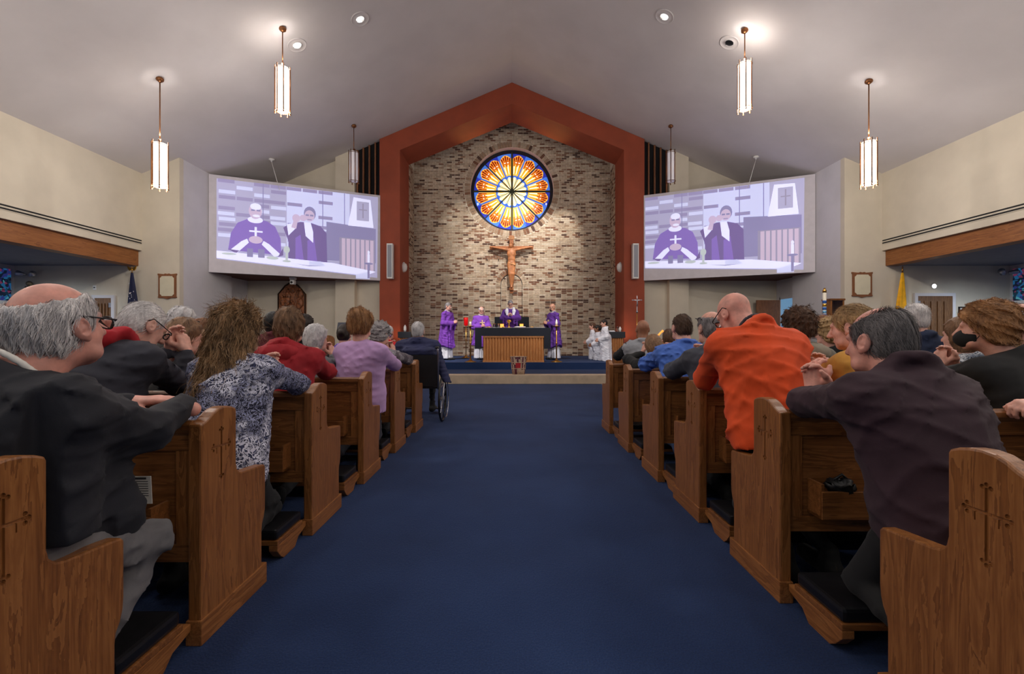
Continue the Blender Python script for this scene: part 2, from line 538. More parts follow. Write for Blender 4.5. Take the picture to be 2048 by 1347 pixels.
# ring of soldier bricks round the rose window, voussoirs of the blind arch
NR = 96
for k in range(NR):
    a = 2 * PI * (k + .5) / NR
    brick_obj(bcol() if rb.random() < .75 else 3, 2 * PI * 1.74 / NR - .012, .215, (WC[0] + 1.735 * math.sin(a), YW - .006, WC[1] + 1.735 * math.cos(a)), a)
for k in range(17):
    a = -PI / 2 + PI * (k + .5) / 17
    brick_obj(rb.choice([0, 3, 2, 6, 1]), PI * .52 / 17 - .010, .19, (ARC[0] + .52 * math.sin(a), YW - .008, ARC[1] + .52 * math.cos(a)), a)
# dark joint that outlines the blind arch
al = [(ARC[0] - .41, YW - .002, .9)] + [(ARC[0] + .412 * math.cos(PI - PI * k / 20), YW - .002, ARC[1] + .412 * math.sin(PI - PI * k / 20)) for k in range(21)] + [(ARC[0] + .41, YW - .002, .9)]
MB().tube(al, .009, 5).build('arch_joint', 'black_slot', wall_b)

# rose window
win = thing('window_1', 'round stained glass rose window with orange petals above the wooden crucifix', 'window', (WC[0], YW + .3, WC[1] - 1.58))
struct(win); del win['category']
YG = YW + .30
for nm, c, e in (('glass_blue', (70, 120, 220), 1.3), ('glass_deepblue', (48, 64, 190), .9), ('glass_yellow', (255, 196, 70), 1.7), ('glass_gold', (252, 160, 36), 1.5),
                 ('glass_orange', (214, 96, 22), 1.05), ('glass_red', (150, 38, 16), .75), ('glass_cream', (240, 240, 206), 1.35), ('glass_white', (255, 255, 244), 1.8), ('glass_paleblue', (140, 190, 245), 1.4)):
    mat(nm, c, .2, var=0, emit=c, estr=e * .62)
mat('leading', (24, 22, 40), .6, var=0)
mat('leading_green', (62, 66, 44), .6, var=.1)
def P2(r, a, y=0.0):
    return (WC[0] + r * math.sin(a), YG + y, WC[1] + r * math.cos(a))
def pane(name, pts, m_, y=0, th=.012):
    return MB().prism([(p[0], p[1] + y, p[2]) for p in pts], (0, th, 0)).build(name, m_, win)
RG = 1.52
NSEC = 16
for k in range(NSEC):
    a0 = 2 * PI * k / NSEC; a1 = a0 + 2 * PI / NSEC; am = (a0 + a1) / 2
    g_ = .012
    # blue ground of the sector
    pts = [P2(.55, a0), P2(RG, a0), P2(RG, am - .09), P2(RG, am), P2(RG, am + .09), P2(RG, a1), P2(.55, a1)]
    pane('pane', pts, 'glass_blue' if k % 2 else 'glass_deepblue', .03)
    # petal: tapering tongue with round head
    pts = [P2(.64, am - .150), P2(1.20, am - .168)]
    for j in range(7):
        u = j / 6; an = am - .172 + .344 * u
        pts.append(P2(1.30 + .15 * math.sin(PI * u), an))
    pts += [P2(1.20, am + .168), P2(.64, am + .150)]
    pane('pane', pts, 'glass_yellow', .018)
    # cream scallop of the centre
    pts = [P2(.06, am)] + [P2(.50 + .085 * math.sin(PI * j / 6), a0 + .02 + (a1 - a0 - .04) * j / 6) for j in range(7)]
    pane('pane', pts, 'glass_cream', .012)
sm = MB(); smm = ['glass_gold', 'glass_orange', 'glass_red', 'glass_white', 'glass_yellow', 'glass_paleblue']
for k in range(NSEC):
    am = 2 * PI * (k + .5) / NSEC
    for j in range(4):                                  # inner yellow rays
        d = (j - 1.5) * .066
        sm.prism([P2(.70, am + d - .020, .010), P2(1.05 + (j % 2) * .06, am + d * 1.1 - .020, .010), P2(1.05 + (j % 2) * .06, am + d * 1.1 + .020, .010), P2(.70, am + d + .020, .010)], (0, .006, 0), 0 if j % 2 else 3)
    for j in range(5):                                  # orange and red shafts of the head
        d = (j - 2) * .063
        top = 1.43 - abs(j - 2) * .045
        sm.prism([P2(1.0 + (j % 2) * .08, am + d * .9 - .024, .006), P2(top, am + d - .027, .006), P2(top, am + d + .027, .006), P2(1.0 + (j % 2) * .08, am + d * .9 + .024, .006)], (0, .006, 0), 1)
        sm.prism([P2(1.20 + (j % 2) * .06, am + d - .016, .001), P2(top - .03, am + d - .019, .001), P2(top - .03, am + d + .019, .001), P2(1.20 + (j % 2) * .06, am + d + .016, .001)], (0, .005, 0), 2)
    sm.prism([P2(1.13, am - .075, -.003), P2(1.165, am - .075, -.003), P2(1.165, am - .028, -.003), P2(1.13, am - .028, -.003)], (0, .004, 0), 3)
    sm.prism([P2(1.13, am + .028, -.003), P2(1.165, am + .028, -.003), P2(1.165, am + .075, -.003), P2(1.13, am + .075, -.003)], (0, .004, 0), 3)
    for j in range(3):
        d = (j - 1) * .10
        sm.prism([P2(.12, am + d, .004), P2(.52, am + d - .022, .004), P2(.52, am + d + .022, .004)], (0, .006, 0), 3 if j == 1 else 4)
q = sm.build('pane_sliver', smm, win); q['kind'] = 'stuff'
sc_ = MB()
pts = []
for k in range(NSEC):
    for j in range(6):
        an = 2 * PI * (k + j / 6) / NSEC
        pts.append(P2(.53 + .085 * math.sin(PI * j / 6), an, .004))
pts.append(pts[0])
sc_.tube(pts, .028, 6, cap=False).build('scallop_ring', 'glass_blue', win)
for k in range(NSEC // 2):
    an = 2 * PI * (2 * k + 1) / NSEC
    MB().tube([P2(.60, an, .004), P2(1.46, an, .004)], .020, 6).build('blue_ray', 'glass_blue', win)
fr = MB().lathe((WC[0], YG, WC[1]), [(1.66, -.03), (1.54, -.03), (1.50, .0), (1.50, .05), (1.66, .05)], 64, 'y')
fr = MB()
ring = [(1.66, -.03), (1.53, -.03), (1.50, .0), (1.50, .05), (1.66, .05)]
vsr = []
for k in range(64):
    for (r, h) in ring: vsr.append(P2(r, 2 * PI * k / 64, h))
fr.add(vsr, [(k * 5 + j, k * 5 + (j + 1) % 5, ((k + 1) % 64) * 5 + (j + 1) % 5, ((k + 1) % 64) * 5 + j) for k in range(64) for j in range(5)])
fr.build('window_frame', 'leading', win)
for k in range(4):
    a = PI * k / 4
    w = .038 if k % 2 == 0 else .022
    MB().tube([P2(-1.52, a, -.012), P2(1.52, a, -.012)], w, 6).build('mullion', 'leading_green', win)
for s in (-1, 1):      # small white crosses in the lower rim
    c = P2(1.44, s * 1.93, -.004)
    MB().box((c[0] - .012, c[1], c[2] - .06), (c[0] + .012, c[1] + .004, c[2] + .06)).box((c[0] - .035, c[1], c[2] + .005), (c[0] + .035, c[1] + .004, c[2] + .022)).build('white_cross', 'glass_white', win)

m = bpy.data.materials.new('stained_aisle'); m.use_nodes = True; MATS['stained_aisle'] = m
t = NT(m)
vo = t.new('ShaderNodeTexVoronoi'); vo.inputs['Scale'].default_value = 15; t.link(t.mapping((1, 1, 1)), vo.inputs['Vector'])
cr = t.ramp(vo.outputs['Color'], [(.0, (14, 26, 44)), (.35, (30, 84, 124)), (.5, (38, 44, 104)), (.62, (104, 44, 72)), (.7, (16, 40, 56)), (.82, (64, 130, 140)), (1, (150, 170, 110))], 'CONSTANT')
t.link(cr, t.p.inputs['Base Color']); t.link(cr, t.p.inputs['Emission Color']); t.p.inputs['Emission Strength'].default_value = .8

# ------------------------------------------------------------------ projection screens
for nm, c, e in (('proj_base', (176, 172, 206), .28), ('proj_brick', (150, 138, 186), .20), ('proj_light', (206, 212, 250), .44), ('proj_purple', (120, 82, 190), .24), ('proj_dark', (104, 76, 150), .13),
                 ('proj_skin', (206, 178, 206), .36), ('proj_white', (228, 230, 255), .58), ('proj_grey', (132, 124, 176), .20), ('proj_pink', (206, 180, 200), .34), ('proj_shade', (150, 140, 170), .2), ('proj_gold', (190, 204, 190), .36)):
    c = tuple(.66 * v + .34 * w for v, w in zip(c, (194, 196, 236)))
    mat(nm, c, .8, var=0, emit=c, estr=.18 + e * 1.05)
mat('screen_board', (208, 202, 208), .8, var=.02)
PM = ['proj_base', 'proj_brick', 'proj_light', 'proj_purple', 'proj_dark', 'proj_skin', 'proj_white', 'proj_grey', 'proj_pink', 'proj_shade', 'proj_gold']
def ell(cx, cy, rx, ry, n=16):
    return [(cx + rx * math.cos(2 * PI * k / n), cy + ry * math.sin(2 * PI * k / n)) for k in range(n)]
def rect(a, b, c, d): return [(a, b), (c, b), (c, d), (a, d)]
pic = []
rp = random.Random(5)
pic.append((0, [(.04, .14), (.98, .03), (.985, .975), (.04, .965)]))
pic.append((2, [(.42, .3), (.80, .3), (.80, .97), (.42, .97)]))
for r in range(13):
    zz = .26 + r * .056
    for c in range(8):
        if rp.random() < .62:
            x_ = .05 + c * .093 + rp.uniform(-.004, .004)
            if x_ < .72: pic.append((1 if rp.random() < .7 else 2, rect(x_, zz, x_ + .086, zz + .036)))
for x_ in (.285, .63, .765): pic.append((7, rect(x_, .25, x_ + .005, .97)))
pic.append((7, [(.655, .20), (.97, .20), (.97, .60), (.655, .63)]))                      # dark block
pic.append((6, [(.79, .61), (.955, .61), (.935, .93), (.825, .94)]))                     # white box
pic.append((0, rect(.845, .68, .925, .90)))
pic += [(9, rect(.882, .71, .89, .88)), (9, rect(.86, .80, .912, .812))]
pic.append((9, rect(.735, .10, .965, .47)))
for k in range(7): pic.append((8, rect(.75 + k * .0305, .08, .772 + k * .0305, .46)))
# right-hand figure
pic.append((4, [(.43, .17), (.43, .38), (.40, .52), (.43, .56), (.50, .60), (.56, .60), (.62, .57), (.655, .50), (.66, .17)]))
pic.append((3, [(.47, .17), (.47, .42), (.50, .46), (.52, .17)]))
pic.append((3, [(.54, .17), (.54, .40), (.58, .44), (.60, .17)]))
pic.append((6, [(.52, .60), (.53, .45), (.575, .38), (.575, .50), (.56, .60)]))
pic.append((6, [(.42, .56), (.43, .44), (.47, .52), (.46, .58)]))
pic.append((7, ell(.555, .70, .036, .078))); pic.append((5, ell(.553, .675, .03, .062)))
pic += [(7, rect(.53, .672, .549, .690)), (7, rect(.556, .672, .576, .690)), (7, rect(.54, .630, .566, .638))]
pic.append((5, ell(.475, .635, .024, .045))); pic.append((5, [(.445, .53), (.475, .52), (.485, .62), (.462, .62)]))
pic.append((5, ell(.515, .645, .02, .035)))
# left-hand figure
pic.append((3, [(.10, .24), (.115, .42), (.15, .53), (.20, .575), (.255, .59), (.31, .57), (.355, .52), (.385, .40), (.39, .22)]))
pic.append((6, [(.11, .24), (.17, .34), (.20, .37), (.21, .33), (.15, .22)]))
pic.append((6, [(.39, .22), (.32, .33), (.29, .36), (.28, .32), (.35, .20)]))
pic.append((4, [(.10, .25), (.14, .21), (.16, .24)])); pic.append((4, [(.37, .20), (.40, .22), (.40, .30)]))
pic.append((6, ell(.245, .575, .042, .035)))
pic.append((5, ell(.245, .665, .036, .082))); pic.append((6, ell(.247, .715, .03, .035))); pic.append((6, ell(.25, .618, .02, .014)))
pic += [(7, rect(.222, .668, .242, .684)), (7, rect(.252, .668, .272, .684))]
pic += [(6, rect(.241, .38, .253, .50)), (6, rect(.212, .445, .285, .462))]
pic.append((5, ell(.247, .365, .038, .04)))
# altar cloth, vessels, book
pic.append((6, [(.04, .15), (.90, .05), (.97, .10), (.70, .17), (.04, .225)]))
pic.append((2, [(.84, -.0), (.93, .0), (.93, .10), (.84, .055)]))
for x_, w in ((.20, .016), (.26, .018)): pic.append((7, rect(x_, .18, x_ + 2 * w, .27)))
pic.append((10, ell(.105, .20, .04, .012))); pic.append((10, ell(.34, .185, .035, .018)))
pic += [(10, ell(.42, .285, .018, .04)), (10, rect(.413, .16, .427, .26)), (10, ell(.42, .16, .025, .012))]
pic += [(6, [(.46, .145), (.55, .125), (.55, .175), (.48, .19)]), (2, [(.55, .125), (.65, .135), (.62, .18), (.55, .175)]), (7, [(.46, .14), (.55, .12), (.65, .13), (.55, .127)])]
pic += [(6, rect(.915, .20, .93, .30)), (7, ell(.922, .19, .03, .012)), (7, rect(.915, .02, .929, .18)), (6, ell(.9225, .32, .008, .02))]
for s in (-1, 1):
    A = Vector((s * 8.93, 13.40, 3.05)); B = Vector((s * 4.47, 15.44, 3.05)); Ht = 2.89
    if s > 0: A, B = B, A
    u = (B - A); Ln = u.length; un = u.normalized(); n = un.cross(Vector((0, 0, 1))).normalized()   # n points to the nave
    if n.y > 0: n = -n
    if s < 0: lab = 'large angled projection screen showing two priests, above the carved wooden plaque'
    else: lab = 'large angled projection screen showing two priests, beside the wall with the tall candle'
    sc = thing('projection_screen', lab, 'screen', (A + B) / 2)
    p = [A, B, B + Vector((0, 0, Ht)), A + Vector((0, 0, Ht))]
    MB().prism([q - n * .08 for q in p], n * .08).build('board', 'screen_board', sc, bevel=.006)
    pb = MB()
    mir = 0
    for i, (mi, poly) in enumerate(pic):
        off = .002 + i * .00006
        vs_ = []
        for (a, b) in poly:
            a = a if s < 0 else (a - .04)
            b = max(.012, min(.985, b)); a = max(.008, min(.992, a))
            vs_.append(A + u * a + Vector((0, 0, Ht * b)) + n * off)
        fn = list(range(len(vs_)))
        pb.add(vs_, [fn], mi)
    pb.build('projected_picture', PM, sc, fixn=False)
# ------------------------------------------------------------------ pendants and cans
def pendant(x, y, zc, z1, z0, lit, label, group):
    t_ = thing('pendant_lamp', label, 'lamp', (x, y, z0), group)
    R = .128
    MB().lathe((x, y, zc), [(.0, .03), (.05, .03), (.075, .0), (.07, -.035), (.03, -.07), (.012, -.075)], 20).build('canopy', 'bronze', t_, True)
    MB().tube([(x, y, zc - .06), (x, y, z1 + .03)], .012, 8).build('stem', 'bronze', t_, True)
    MB().lathe((x, y, 0), [(.03, z1 + .10), (.03, z1 - .02), (.012, z1 - .05)], 12).build('socket', 'bronze', t_, True)
    g = MB(); n = 28
    vs_ = []
    for zz, r in ((z1, R), (z0 + .03, R), (z0 + .01, R - .02), (z0 + .01, R - .05)):
        for k in range(n): vs_.append((x + r * math.cos(2 * PI * k / n), y + r * math.sin(2 * PI * k / n), zz))
    g.add(vs_, [(i * n + k, i * n + (k + 1) % n, (i + 1) * n + (k + 1) % n, (i + 1) * n + k) for i in range(3) for k in range(n)])
    g.build('shade', 'lamp_on' if lit else 'lamp_off', t_, True)
    for a in (0.35, 1.3, 2.25, 3.5, 4.4, 5.3):
        px, py = x + (R + .018) * math.cos(a), y + (R + .018) * math.sin(a)
        MB().tube([(px, py, z1 + .05), (px, py, z0 - .035)], .0125, 6).ball((px, py, z0 - .035), .019, 8, 6).build('rod', 'bronze', t_, True)
    for zz in (z1 - .03, z0 + .02):
        MB().tube([(x + (R + .018) * math.cos(2 * PI * k / 24), y + (R + .018) * math.sin(2 * PI * k / 24), zz) for k in range(25)], .006, 6, cap=False).build('ring', 'bronze', t_, True)
    for a in range(4):
        aa = a * PI / 2 + .4
        MB().tube([(x, y, z1 - .02), (x + (R + .018) * math.cos(aa), y + (R + .018) * math.sin(aa), z1 - .02)], .006, 6).build('arm', 'bronze', t_, True)
    if lit:
        for en, zz in ((24, z1 + .16 - z0), (92, -.14)):
            l = bpy.data.lights.new('pendant_bulb', 'POINT'); l.energy = en; l.color = WARM; l.shadow_soft_size = .07
            o = bpy.data.objects.new('pendant_bulb', l); COL.objects.link(o); o.location = (0, 0, zz); o.parent = t_
PD = [(-7.45, 9.63, 5.22, 4.30), (-4.88, 9.68, 6.85, 5.92), (4.95, 9.68, 6.95, 5.97), (7.55, 9.63, 5.26, 4.35)]
plab = ['lit white cylinder pendant lamp with bronze rods, lower one over the flag-side pews', 'lit white cylinder pendant lamp with bronze rods, higher one over the flag-side pews',
        'lit white cylinder pendant lamp with bronze rods, higher one over the yellow-flag side', 'lit white cylinder pendant lamp with bronze rods, lower one over the yellow-flag side']
plab[0] = 'lit cylinder pendant lamp hanging lower, near the wall with the star-spangled flag'
plab[1] = 'lit cylinder pendant lamp hanging higher, before the screen over the carved wooden plaque'
plab[2] = 'lit cylinder pendant lamp hanging higher, before the screen beside the tall candle'
plab[3] = 'lit cylinder pendant lamp hanging lower, near the wall with the yellow flag'
for (x, y, a, b), lb in zip(PD, plab): pendant(x, y, ceil_z(x) - .01, a, b, True, lb, 'lit pendant lamps in the nave')
pendant(-4.9, 14.1, ceil_z(4.9) - .01, 6.86, 5.94, False, 'unlit cylinder pendant lamp between the red arch and the carved plaque', 'unlit pendant lamps by the arch')
pendant(4.92, 14.1, ceil_z(4.92) - .01, 6.86, 5.94, False, 'unlit cylinder pendant lamp between the red arch and the open door', 'unlit pendant lamps by the arch')
for s in (-1, 1):        # out-of-view lamps added for light, carrying the rows on
    for yy in (5.2, .8, -3.6):
        pendant(s * 4.9, yy, ceil_z(4.9) - .01, 6.88, 5.95, True, 'added out-of-view pendant lamp of the inner row, %s back from the screens, %s side' % ({5.2: 'second', .8: 'third', -3.6: 'fourth'}[yy], 'star-spangled flag' if s < 0 else 'yellow flag'), 'added pendant lamps out of view, inner row')
        pendant(s * 7.5, yy, ceil_z(7.5) - .01, 5.24, 4.32, True, 'added out-of-view pendant lamp of the outer row, %s back from the flags, %s side' % ({5.2: 'second', .8: 'third', -3.6: 'fourth'}[yy], 'star-spangled flag' if s < 0 else 'yellow flag'), 'added pendant lamps out of view, outer row')
def can(px, py, lit, label, cx=None):
    # point on the sloping ceiling seen at px, py
    kx = (px - 1024) / F; kz = (673.5 - py) / F
    d = (9.79 - CZ) / (kz + .427 * abs(kx)); x = kx * d; z = CZ + kz * d
    t_ = thing('recessed_light', label, 'light', (x, d, z))
    s = 1 if x > 0 else -1
    nrm = Vector((-.427 * s, 0, -1)).normalized()
    ux = Vector((0, 1, 0)); uy = nrm.cross(ux)
    def ringpts(r, h): return [Vector((x, d, z)) + nrm * h + (ux * math.cos(2 * PI * k / 24) + uy * math.sin(2 * PI * k / 24)) * r for k in range(24)]
    def rings(rs):
        m_ = MB(); vs_ = []
        for r, h in rs: vs_ += ringpts(r, h)
        m_.add(vs_, [(i * 24 + k, i * 24 + (k + 1) % 24, (i + 1) * 24 + (k + 1) % 24, (i + 1) * 24 + k) for i in range(len(rs) - 1) for k in range(24)])
        return m_
    rings([(.215, .001), (.21, .016), (.195, .016), (.19, .006), (.105, .006), (.095, .02), (.085, .004)]).build('trim_ring', 'ceiling_paint', t_, True)
    m_ = MB(); m_.add(ringpts(.088, .010), [list(range(24))]); m_.build('lens', 'can_lens' if lit else 'black_plastic', t_)
    m_ = MB(); m_.box((x - .09, d - .008, z - .05), (x + .09, d + .008, z - .012)); m_.build('baffle', 'white_enamel' if lit else 'black_plastic', t_)
can(720, 38, True, 'lit round recessed ceiling light nearest the ridge on the carved-plaque side')
can(594, 90, True, 'lit round recessed ceiling light beside the stem of a hanging lamp')
can(1329, 33, True, 'lit round recessed ceiling light nearest the ridge on the candle side')
can(1459, 85, False, 'dark unlit recessed ceiling light beside the stem of a hanging lamp')
for px, py, lb in ((543, 318, 'small white projector mount on the ceiling above the carved-plaque screen'), (1512, 313, 'small white projector mount on the ceiling above the candle-side screen')):
    kx = (px - 1024) / F; kz = (673.5 - py) / F
    d = (9.79 - CZ) / (kz + .427 * abs(kx)); x = kx * d; z = CZ + kz * d
    t_ = thing('ceiling_mount', lb, 'mount', (x, d, z))
    MB().lathe((x, d, z), [(.09, .0), (.085, -.03), (.03, -.05), (.02, -.09)], 16).build('plate', 'white_enamel', t_, True)
    MB().tube([(x, d, z - .08), (x + (.25 if px < 1024 else -.25), d, z - .95)], .008, 6).build('rod', 'white_enamel', t_, True)

# ------------------------------------------------------------------ pews
END = [(0, .0), (0, .815), (.025, .822), (.05, .834), (.075, .850), (.10, .860), (.13, .864), (.16, .862), (.19, .855), (.212, .846), (.216, .835), (.216, .615), (.222, .590), (.240, .572), (.262, .566),
       (.40, .553), (.432, .549), (.44, .538), (.44, .37), (.437, .335), (.428, .305), (.414, .28), (.410, .25), (.410, .0)]
def arcpts(cx, cz, r, n=8): return [(cx + r * math.cos(2 * PI * k / n), cz + r * math.sin(2 * PI * k / n)) for k in range(n)]
def make_end(s):
    th = .048
    b = MB().prism([(0, y, z) for y, z in END], (s * th, 0, 0))
    o = b.build('pew_end', 'oak_upright', None, bevel=.007)
    c = MB(); dp = .006
    def cut(poly): c.prism([(-s * .004, y, z) for y, z in poly], (s * (dp + .004), 0, 0))
    cy, cz = .118, .712
    cut([(cy - .0045, .592), (cy + .0045, .592), (cy + .0045, .775), (cy - .0045, .775)])
    cut([(cy - .050, cz - .0045), (cy + .050, cz - .0045), (cy + .050, cz + .0045), (cy - .050, cz + .0045)])
    for (y, z) in ((cy, .782), (cy - .055, cz), (cy + .055, cz), (cy, .586), (cy - .010, .775), (cy + .010, .775), (cy - .047, cz + .011), (cy + .047, cz + .011), (cy - .047, cz - .011), (cy + .047, cz - .011), (cy - .010, .594), (cy + .010, .594)):
        cut(arcpts(y, z, .0062))
    cut([(cy - .030, cz - .002), (cy - .026, cz - .002), (cy - .026, cz - .026), (cy - .030, cz - .026)])
    cut([(cy + .026, cz - .002), (cy + .030, cz - .002), (cy + .030, cz - .026), (cy + .026, cz - .026)])
    co = c.build('cutter', 'oak_upright')
    md = o.modifiers.new('b', 'BOOLEAN'); md.object = co; md.operation = 'DIFFERENCE'; md.solver = 'EXACT'; md.use_self = True
    dg = bpy.context.evaluated_depsgraph_get(); dg.update()
    me = bpy.data.meshes.new_from_object(o.evaluated_get(dg))
    o.modifiers.clear(); old = o.data; o.data = me
    if len(me.polygons) < 30: o.data = old
    bpy.data.objects.remove(co)
    return o
def make_pew(s, L, name='church_pew'):
    t_ = thing(name, '', 'pew')
    e = make_end(s); e.parent = t_
    e2 = e.copy(); COL.objects.link(e2); e2.location = (s * (L - .048), 0, 0)
    for x0 in (0, L - .048):
        MB().box((s * (x0 - .006), -.006, 0), (s * (x0 + .054), .442, .092)).build('plinth', 'oak_depth', t_, bevel=.004)
    x0, x1 = s * .046, s * (L - .046)
    # leaning back: frame with rails and panels
    MB().prism([(x0, .012, .775), (x0, .060, .775), (x0, .066, .80), (x0, .060, .818), (x0, .045, .826), (x0, .018, .826), (x0, .004, .815), (x0, .002, .795)], (x1 - x0, 0, 0)).build('top_rail', 'oak_along', t_)
    MB().box((x0, .024, .34), (x1, .042, .778)).build('back_panel', 'oak_along', t_)
    MB().box((x0, .014, .715), (x1, .05, .776)).build('upper_rail', 'oak_along', t_, bevel=.003)
    MB().box((x0, .014, .30), (x1, .05, .365)).build('lower_rail', 'oak_along', t_, bevel=.003)
    n = max(1, int(L / 1.5))
    for k in range(n + 1):
        xa = abs(x0) + (abs(x1) - abs(x0) - .06) * k / n
        MB().box((s * xa, .016, .36), (s * (xa + .06), .048, .72)).build('stile', 'oak_upright', t_, bevel=.003)
    MB().prism([(x0, .05, .40), (x0, .05, .435), (x0, .38, .452), (x0, .405, .44), (x0, .405, .42), (x0, .38, .415)], (x1 - x0, 0, 0)).build('seat', 'oak_along', t_)
    MB().box((x0, .36, .34), (x1, .38, .42)).build('seat_apron', 'oak_along', t_)
    # book racks on the back
    k = 0
    xa = .13
    while xa + .55 < L:
        r = MB().box((s * xa, -.075, .385), (s * (xa + .5), -.062, .50)).build('book_rack', 'oak_along', t_, bevel=.002)
        MB().box((s * xa, -.07, .385), (s * (xa + .5), .02, .397)).box((s * xa, -.07, .385), (s * (xa + .012), .02, .53)).box((s * (xa + .488), -.07, .385), (s * (xa + .5), .02, .53)).build('rack_side', 'oak_along', r)
        xa += 1.5
    # kneeler: padded board on wooden feet
    kn = MB().box((s * .03, -.325, .088), (s * (L - .1), -.05, .112)).build('kneeler', 'oak_along', t_, bevel=.004)
    MB().box((s * .036, -.32, .113), (s * (L - .11), -.055, .165)).build('kneeler_pad', 'black_vinyl', kn, bevel=.014)
    for xa in [.03 + (L - .19) * j / 3 for j in range(4)]:
        MB().prism([(s * xa, -.325, .088), (s * xa, -.325, .06), (s * xa, -.29, .02), (s * xa, -.26, .0), (s * xa, -.14, .0), (s * xa, -.10, .04), (s * xa, -.01, .06), (s * xa, -.01, .088)], (s * .045, 0, 0)).build('kneeler_foot', 'oak_depth', kn, bevel=.003)
    return t_
XA = 1.15
PEWL = [.91, 1.683, 2.616, 3.53, 4.47, 5.42]
PEWR = [.985, 1.952, 2.795, 3.58, 4.49, 5.37]
FRONT = [6.32, 7.22, 8.12, 9.02]
rowlab = ['oak pew %s, with carved cross on its end']
def plabel(side, i):
    s1 = {'L': ['behind the old man in the dark suit', 'on which the old man in the dark suit leans', 'on which the long-haired woman in paisley leans', 'on which the red coat leans', 'on which the woman in lilac leans', 'behind the wheelchair'],
          'R': ['behind the man in the maroon fleece', 'on which the man in the maroon fleece leans', 'on which the man in the orange jacket leans', 'on which the man in charcoal jacket leans', 'on which the man in the blue shirt leans', 'behind the bald man in the grey vest']}
    return 'carved oak pew ' + s1[side][i]
pews = {}
for side, s, ys in (('L', -1, PEWL), ('R', 1, PEWR)):
    proto = make_pew(s, 6.9)
    for i, y in enumerate(ys):
        p = proto if i == 0 else copy_tree(proto)
        p.location = (s * XA, y, 0); p['label'] = plabel(side, i); p['group'] = 'pews beside the centre aisle'
        pews[side, i] = p
    pf = make_pew(s, 6.0)
    for i, y in enumerate(FRONT):
        p = pf if i == 0 else copy_tree(pf)
        p.location = (s * 2.03, y, 0); p['group'] = 'shorter front pews'
        p['label'] = 'shorter oak pew set back from the aisle, %s the stone step, %s side' % (['fourth from', 'third from', 'second from', 'foremost before'][i], 'wheelchair' if s < 0 else 'credence-table')
# leaflets and hymnals tucked in the racks
def rack_item(name, x, y, z, w, h, th, m_, label, cat, tilt=.15, lines=False):
    t_ = thing(name, label, cat, (x, y, z))
    b = MB().prism([(x - w / 2, y, z), (x + w / 2, y, z), (x + w / 2, y - tilt * h, z + h), (x - w / 2, y - tilt * h, z + h)], (0, th, 0)).build('sheet' if lines else 'cover', m_, t_)
    if lines:
        lb = MB()
        for k in range(9):
            f0 = .90 - k * .085 if k else .93
            wd = w * (.40 if k < 8 else .2); cz_ = z + h * f0; yy = y - tilt * h * f0 - .0012
            if k == 0: lb.box((x - w * .36, yy - .0004, cz_ - .004), (x + w * .34, yy, cz_ + .003))
            else: lb.box((x - w * .40, yy - .0004, cz_ - h * .012), (x - w * .40 + 2 * wd, yy, cz_ + h * .010))
        lb.build('print', 'ink', t_)
    else:
        MB().box((x - w / 2 + .004, y - .002, z - .001), (x + w / 2 - .004, y + th - .003, z + .006)).build('pages', 'paper', t_)
q = W(287, 985, 1.63)
rack_item('leaflet', -1.335, 1.625, .545, .10, .10, .002, 'paper', 'white printed leaflet standing in the rack by the old man in the dark suit', 'leaflet', .06, True)
mat('hymnal_dark', (34, 26, 26), .5, var=.2); mat('hymnal_red', (92, 22, 26), .5, var=.15)
rack_item('hymnal', -1.40, 1.640, .40, .11, .15, .025, 'hymnal_dark', 'dark hymnal standing beside the white leaflet', 'book', .03)
def coat_bag(c, r, m_, name, label, cat):
    t_ = thing(name, label, cat, (c[0], c[1], c[2] - r * .6))
    b = MB().ball(c, r, 16, 10, scale=(1.25, .75, .62)); rr = random.Random(1)
    b.v = [(x + rr.uniform(-.008, .008), y + rr.uniform(-.008, .008), z + rr.uniform(-.01, .01)) for x, y, z in b.v]
    b.build('pouch', m_, t_, True)
    MB().tube([(c[0] - r * .7, c[1], c[2] + r * .4), (c[0], c[1] - .01, c[2] + r * 1.0), (c[0] + r * .7, c[1], c[2] + r * .4)], .006, 6).build('strap', m_, t_, True)
coat_bag((W(1700, 975, 1.86).x, 1.915, .515), .05, 'black_plastic', 'glove_pair', 'crumpled black gloves lying in the rack before the maroon fleece', 'gloves')

# ------------------------------------------------------------------ altar and sanctuary furniture
def fluted(x0, x1, y, z0, z1, n, parent, m_='altar_wood'):
    w = (x1 - x0) / n
    for k in range(n):
        a = x0 + k * w
        MB().prism([(a + .004, y, z0), (a + w * .3, y - .028, z0), (a + w * .7, y - .028, z0), (a + w - .004, y, z0)], (0, 0, z1 - z0)).build('flute', m_, parent)
al = thing('altar_table', 'black-topped altar with fluted wooden front on the blue carpeted platform', 'altar', (.05, 13.6, PH))
ax0, ax1, ay = W(966, 0, 13.2).x, W(1088, 0, 13.2).x, 13.22
MB().box((ax0, ay, PH), (ax1, 14.0, PH + .76)).build('base', 'altar_wood', al)
MB().box((ax0 - .005, ay - .04, PH), (ax1 + .005, ay, PH + .05)).box((ax0 - .005, ay - .04, PH + .715), (ax1 + .005, ay, PH + .76)).build('base_rail', 'altar_wood', al)
fluted(ax0, ax1, ay, PH + .05, PH + .715, 21, al)
bx0, bx1 = W(950, 0, 13.2).x, W(1101, 0, 13.2).x
zt = PH + 1.0
MB().prism([(bx0, 13.17, zt - .61), (bx0 + .19, 13.17, zt - .61), (bx0 + .19, 13.17, zt - .235), (bx1 - .19, 13.17, zt - .235), (bx1 - .19, 13.17, zt - .61), (bx1, 13.17, zt - .61), (bx1, 13.17, zt), (bx0, 13.17, zt)], (0, .03, 0)).build('front_mantle', 'black_granite', al)
